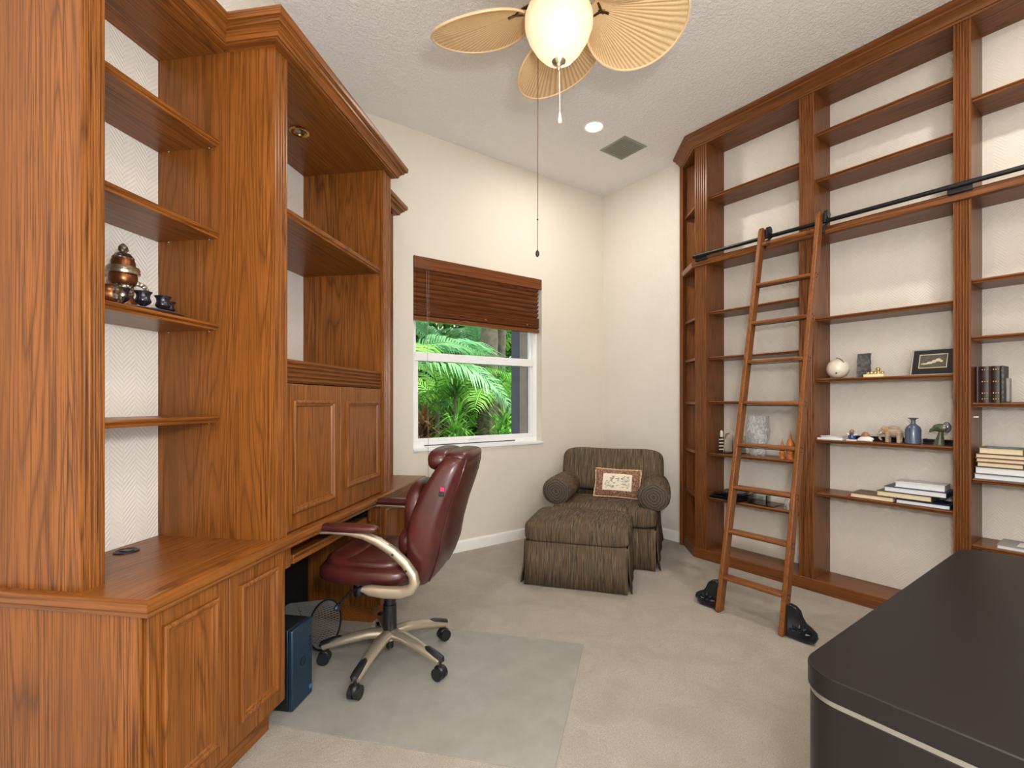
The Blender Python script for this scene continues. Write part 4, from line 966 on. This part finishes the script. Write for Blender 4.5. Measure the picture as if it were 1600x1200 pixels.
edge = [p for p in pface(1)[0]]+[r[-1] for r in pface(1)][1:]+pface(1)[-1][::-1][1:]+[r[0] for r in pface(1)][::-1][1:]
fo = link('fringe', MB().tube(edge, [.0055 if k % 2 else .0085 for k in range(len(edge))], 6).mesh('fringe', 'fringe'), pt.root); fo.matrix_local = pl
# ottoman
ot = Thing('ottoman', 'brown tweed skirted ottoman in front of the armchair', 'ottoman', (0, 0, 0), math.radians(-52), origin=(2.40, 2.527, 0))
skirted(ot, -.372, .372, .012, .60, .325, 5)
oc_ = MB().ball((0, .305, .385), (.392, .312, .082), 44, 20, .38, .22)
oc_.v = [(x, y, z+(.022*(1-(x/.4)**2)*(1-((y-.305)/.32)**2) if z > .385 else 0)) for x, y, z in oc_.v]
ot.part('cushion', oc_, 'brown_tweed', angle=80)

# ------------------------------------------------------------------ ceiling fan with light bowl
FX, FY = 1.382, 1.555
fn = Thing('ceiling_fan', 'five-blade palm-leaf ceiling fan with a glowing glass bowl', 'ceiling fan', (FX, FY, 2.82))
Tf = lambda m: m.xf(Matrix.Translation((FX, FY, 0)))
fn.part('canopy', Tf(MB().lathe([(.03, 3.56), (.075, 3.60), (.08, 3.655)], 28)), 'antique_brass')
fn.part('downrod', Tf(MB().lathe([(.013, 3.28), (.013, 3.57)], 14)), 'antique_brass')
fn.part('motor', Tf(MB().lathe([(.03, 3.30), (.09, 3.28), (.13, 3.24), (.135, 3.17), (.11, 3.13), (.075, 3.11), (.075, 3.085)], 32)), 'antique_brass')
fn.part('light_fitter', Tf(MB().lathe([(.075, 3.088), (.085, 3.08), (.085, 3.06), (.05, 3.055)], 32)), 'nickel')
gl = link('glass_bowl', MB().lathe([(.10, .245), (.134, .225), (.147, .19), (.146, .15), (.130, .105), (.100, .055), (.07, .022), (.035, .004), (.0, .0)], 40).mesh('glass_bowl', 'frosted_lamp_glass', angle=80), fn.root)
gl.location = (0, 0, .0)
fin = fn.part('finial', Tf(MB().lathe([(.031, 2.842), (.034, 2.832), (.028, 2.818), (.014, 2.808), (.009, 2.80), (.010, 2.79), (.004, 2.782)], 22)), 'nickel')
ch = fn.part('pull_chain', Tf(MB().tube([(.004, 0, 2.79), (.006, 0, 2.60)], .0022, 6)), 'ivory_ceramic')
fn.part('chain_knob', Tf(MB().lathe([(.003, 2.605), (.006, 2.595), (.0095, 2.57), (.006, 2.558)], 12, (.006, 0, 0))), 'ivory_ceramic', parent=ch)
ch2 = fn.part('fan_chain', Tf(MB().tube([(-.03, .10, 3.12), (-.032, .102, 2.82), (-.034, .104, 2.02)], .0016, 6)), 'antique_brass')
fn.part('chain_weight', Tf(MB().lathe([(.002, 2.03), (.008, 2.02), (.009, 2.008), (.003, 1.998)], 12, (-.034, .104, 0))), 'black_metal', parent=ch2)
fn.part('chain_link', Tf(MB().ball((-.0335, .1035, 2.165), .004, 8, 6)), 'black_metal', parent=ch2)
def blade_mesh():
    r0, A, B, NR, NA = .14, .232, .212, 16, 120
    m = MB(); rows = []; pl_ = []
    th = [(2*k/NA-1) for k in range(NA+1)]
    th = [math.copysign(abs(v)**.85, v)*math.radians(84) for v in th]
    for i in range(NR+1):
        u = i/NR; row = []
        for k, a in enumerate(th):
            q = 2*A*math.cos(a)/(math.cos(a)**2+(A/B)**2*math.sin(a)**2)
            x = r0+u*q*math.cos(a); y = u*q*math.sin(a); sg = 1 if k % 2 else -1
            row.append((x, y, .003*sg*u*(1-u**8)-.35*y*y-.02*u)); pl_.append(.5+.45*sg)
        rows.append(row)
    m.loft(rows, cap=False, closed=False)
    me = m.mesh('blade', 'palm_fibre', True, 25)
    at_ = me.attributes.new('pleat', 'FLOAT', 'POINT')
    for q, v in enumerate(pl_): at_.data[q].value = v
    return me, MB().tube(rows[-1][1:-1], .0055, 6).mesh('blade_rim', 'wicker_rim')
bme, rme = blade_mesh()
irm = MB().tube([(.10, 0, .03), (.16, 0, .022), (.215, 0, .008)], [.012, .009, .007], 8, flat=(1.5, .7)).tube([(.17, -.03, .012), (.20, 0, .008), (.235, .0, .004)], .006, 6).tube([(.17, .03, .012), (.20, 0, .008), (.235, .0, .004)], .006, 6).mesh('blade_iron', 'antique_brass')
for k in range(5):
    a = math.radians(15+72*k-36.06)
    R_ = Matrix.Translation((0, 0, 3.085-2.82)) @ Matrix.Rotation(a, 4, 'Z') @ Matrix.Rotation(math.radians(-19), 4, 'X')
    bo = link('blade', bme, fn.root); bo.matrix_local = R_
    r_ = link('blade_rim', rme, bo); i_ = link('blade_iron', irm, bo); i_.location = (0, 0, -.012)
light('fan_lamp', 'POINT', (FX, FY, 3.02), 11, (1, .74, .46), shadow_soft_size=.05)

# ceiling can lights (one in view, three more behind and beside the camera), air vent
plain('lamp_face', srgb(255, 240, 214), .5, emit=(1, .86, .66), estr=9)
for i, (x, y) in enumerate(((2.923, 2.846), (2.92, .265), (-.16, .265), (1.38, -.25))):
    t = Thing('recessed_light', ['round recessed ceiling light between the fan and the vent', 'recessed ceiling light over the black desk', 'recessed ceiling light near the room entrance', 'recessed ceiling light behind the fan'][i], 'ceiling light', (x, y, ZC), group='recessed ceiling lights')
    t.part('trim_ring', MB().lathe([(.088, 0), (.090, -.004), (.078, -.008), (.068, -.004), (.066, -.001)], 32, (x, y, ZC), cap=False), 'white_paint')
    t.part('lamp_disc', MB().lathe([(.068, -.0015), (.04, -.004), (.0, -.005)], 28, (x, y, ZC)), 'lamp_face')
    light('can_lamp', 'AREA', (x, y, ZC-.02), 17, (1, .93, .86), shape='DISK', size=.13)
t = Thing('ceiling_vent', 'grey square louvred air vent in the ceiling', 'vent', (3.385, 2.93, ZC))
vx, vy, vw = 3.385, 2.932, .128
t.part('frame', MB().sweep([(0, ZC-.006), (.02, ZC-.004), (.022, ZC), (0, ZC)], [(vx-vw, vy-vw), (vx-vw, vy+vw), (vx+vw, vy+vw), (vx+vw, vy-vw)][::-1], closed=True), 'vent_grey')
t.part('backing', bx(vx-vw, vx+vw, vy-vw, vy+vw, ZC-.002, ZC-.0005), 'vent_dark')
for k in range(12):
    y = vy-vw+.012+k*.0212
    t.part('louvre', bx(vx-vw, vx+vw, y-.006, y+.006, ZC-.006, ZC-.0045).xf(Matrix.Identity(4)), 'vent_grey')

# ------------------------------------------------------------------ garden outside the window
def frond_mesh(L, droop, n, leaf, mat, seed):
    random.seed(seed); m = MB(); pts = []
    for i in range(n+1):
        u = i/n; pts.append(Vector((L*u*(1-.18*droop*u), 0, L*(.55*u-.75*droop*u*u))))
    m.tube([tuple(p) for p in pts], [.011*(1-.8*i/n)+.002 for i in range(n+1)], 5)
    for i in range(2, n+1):
        u = i/n; d = (pts[i]-pts[i-1]).normalized(); ln = leaf*(math.sin(PI*min(1, u*.86+.1))**.7)*random.uniform(.85, 1.1)
        for sg in (-1, 1):
            side = Vector((0, sg, 0)); w = .020+.012*math.sin(PI*u)
            dirv = (side*.86+d*.62+Vector((0, 0, random.uniform(-.12, .16)))).normalized()
            p0 = pts[i]; p1 = p0+dirv*ln*.55; p2 = p0+dirv*ln+Vector((0, 0, -.30*ln))
            wv = d*w
            m.add([p0-wv*.35, p0+wv*.35, p1+wv*.6, p1-wv*.6, p2], [(0, 1, 2, 3), (3, 2, 4)])
    return m.mesh('frond', mat, True, 60)
FR = [frond_mesh(1.7, .9, 34, .46, 'palm_green', 1), frond_mesh(1.5, 1.15, 30, .42, 'blue_palm_green', 2), frond_mesh(1.35, .7, 28, .36, 'palm_green', 3), frond_mesh(1.9, 1.0, 38, .5, 'blue_palm_green', 4)]
def palm(label, x, y, zc, n, kinds, seed, trunk=.05, lean=(0, 0), name='palm_tree', sc=1.0):
    random.seed(seed); t = Thing(name, label, 'palm', (x, y, -.12))
    t.part('trunk', MB().tube([(x, y, -.12), (x+lean[0]*.5, y+lean[1]*.5, zc*.5), (x+lean[0], y+lean[1], zc)], [trunk*1.2, trunk, trunk*.8], 12), 'palm_bark')
    for k in range(n):
        o = link('frond', FR[kinds[k % len(kinds)]], t.root)
        a = 2*PI*k/n+random.uniform(-.3, .3); el = random.uniform(-.55, .35)
        s = sc*random.uniform(.75, 1.1)
        o.matrix_local = Matrix.Translation((lean[0], lean[1], zc+.12)) @ Matrix.Rotation(a, 4, 'Z') @ Matrix.Rotation(el-.25, 4, 'Y') @ Matrix.Rotation(random.uniform(-.5, .5), 4, 'X') @ Matrix.Scale(s, 4)
palm('feathery palm close to the left of the window', 2.55, 6.1, 1.75, 11, (3, 1, 0), 11, .05)
palm('bright green palm in the middle of the garden view', 3.55, 6.9, 1.35, 12, (0, 2), 12, .04)
palm('palm with arching fronds beside the tall trunk', 4.35, 6.6, 1.30, 11, (2, 0), 13, .04)
palm('taller palm at the back left of the garden view', 3.4, 8.6, 2.5, 13, (1, 3), 14, .07)
palm('taller palm at the back right of the garden view', 5.2, 8.2, 2.4, 13, (0, 3), 15, .07)
palm('low palm at the back centre of the garden view', 4.3, 8.0, 1.0, 12, (0, 2, 1), 16, .05)
palm('low palm at the far left of the garden view', 2.75, 7.4, .9, 11, (2, 0), 18, .05)
for i, (x, y, r, lx, lb) in enumerate(((4.55, 6.95, .13, .05, 'thick grey palm trunk seen through the window'), (4.86, 7.15, .075, .22, 'slim leaning pale trunk beside the thick one'), (5.05, 7.6, .10, -.08, 'palm trunk farthest right in the garden view'))):
    t = Thing('tall_palm', lb, 'tree', (x, y, -.12))
    m = MB(); pts = []; rr = []
    for k in range(25): pts.append((x+lx*k/24, y, -.12+k*.23)); rr.append(r*(1.1 if k % 2 else 1.0)*(1.25-.3*k/24))
    t.part('trunk', m.tube(pts, rr, 14), 'palm_bark')
    for k in range(9):
        o = link('frond', FR[k % 4], t.root); o.matrix_local = Matrix.Translation((lx, 0, 5.4)) @ Matrix.Rotation(k*.7, 4, 'Z') @ Matrix.Rotation(-.1, 4, 'Y') @ Matrix.Scale(1.3, 4)
def spiky(label, x, y, z0, h, n, seed, mat, ln=.55):
    random.seed(seed); t = Thing('dracaena_shrub', label, 'shrub', (x, y, -.12)); 
    t.part('stem', MB().tube([(x, y, -.12), (x+.03, y, z0)], .018, 8), 'palm_bark')
    m = MB()
    for k in range(n):
        a = random.uniform(0, 2*PI); e = random.uniform(-.35, 1.25); L = ln*random.uniform(.7, 1.15); w = .017
        d = Vector((math.cos(a)*math.cos(e), math.sin(a)*math.cos(e), math.sin(e))); s = d.cross(Vector((0, 0, 1))).normalized()*w
        p = Vector((x+.03, y, z0+random.uniform(-h, h*.2))); p1 = p+d*L*.5; p2 = p+d*L+Vector((0, 0, -.22*L))
        m.add([p-s*.6, p+s*.6, p1+s, p1-s, p2], [(0, 1, 2, 3), (3, 2, 4)])
    t.part('foliage', m, mat)
spiky('dark spiky dracaena standing in the centre of the garden view', 3.20, 5.75, 1.50, .12, 60, 21, 'dark_leaf', .42)
spiky('low bright spiky shrub at the right below the trunks', 4.05, 5.75, 1.02, .4, 90, 22, 'palm_green', .5)
spiky('low green spiky shrub next to the wall return', 3.72, 5.45, .90, .4, 90, 23, 'dark_leaf', .5)
spiky('dry brown bromeliad at the lower left of the garden view', 2.66, 5.6, 1.02, .3, 110, 24, 'dry_leaf', .48)
spiky('green bromeliad in front of the dry brown one', 3.06, 5.5, .92, .35, 90, 25, 'palm_green', .45)
spiky('bushy green shrub behind the dracaena', 3.5, 6.2, 1.1, .5, 130, 26, 'palm_green', .5)
spiky('leafy shrub at the back left behind the palms', 3.0, 7.6, 1.2, .9, 170, 27, 'dark_leaf', .6)
spiky('leafy shrub at the back right behind the trunks', 5.2, 7.0, 1.1, .9, 170, 28, 'dark_leaf', .6)
random.seed(9); m = MB()
for k in range(34000):
    x = random.uniform(1, 11); y = random.uniform(9.6, 11.2); z = 4.8*random.random()**1.35-.1
    a = random.uniform(0, 2*PI); e = random.uniform(-1, 1); L = random.uniform(.12, .30)
    d = Vector((math.cos(a)*math.cos(e), math.sin(a)*math.cos(e), math.sin(e))); s = d.cross(Vector((.3, .2, 1))).normalized()*L*.28
    p = Vector((x, y, z)); m.add([p, p+d*L*.5+s, p+d*L, p+d*L*.5-s], [(0, 1, 2, 3)])
solo('garden_hedge', 'tall dense green hedge closing the garden behind the palms', 'hedge', m, 'dark_leaf', kind='stuff')
t = Thing('neighbour_house', 'pale neighbouring house with a tiled roof glimpsed behind the palms', 'house', (3.2, 13, -.12))
t.part('wall', bx(-2, 9, 12.5, 16, -.12, 3.0), 'neighbour_wall'); t.part('roof', MB().loft([[(-2.4, 12.1, 2.9), (9.4, 12.1, 2.9), (9.4, 12.1, 3.0), (-2.4, 12.1, 3.0)], [(-2.4, 15, 4.4), (9.4, 15, 4.4), (9.4, 15, 4.5), (-2.4, 15, 4.5)]]), 'roof_tile')
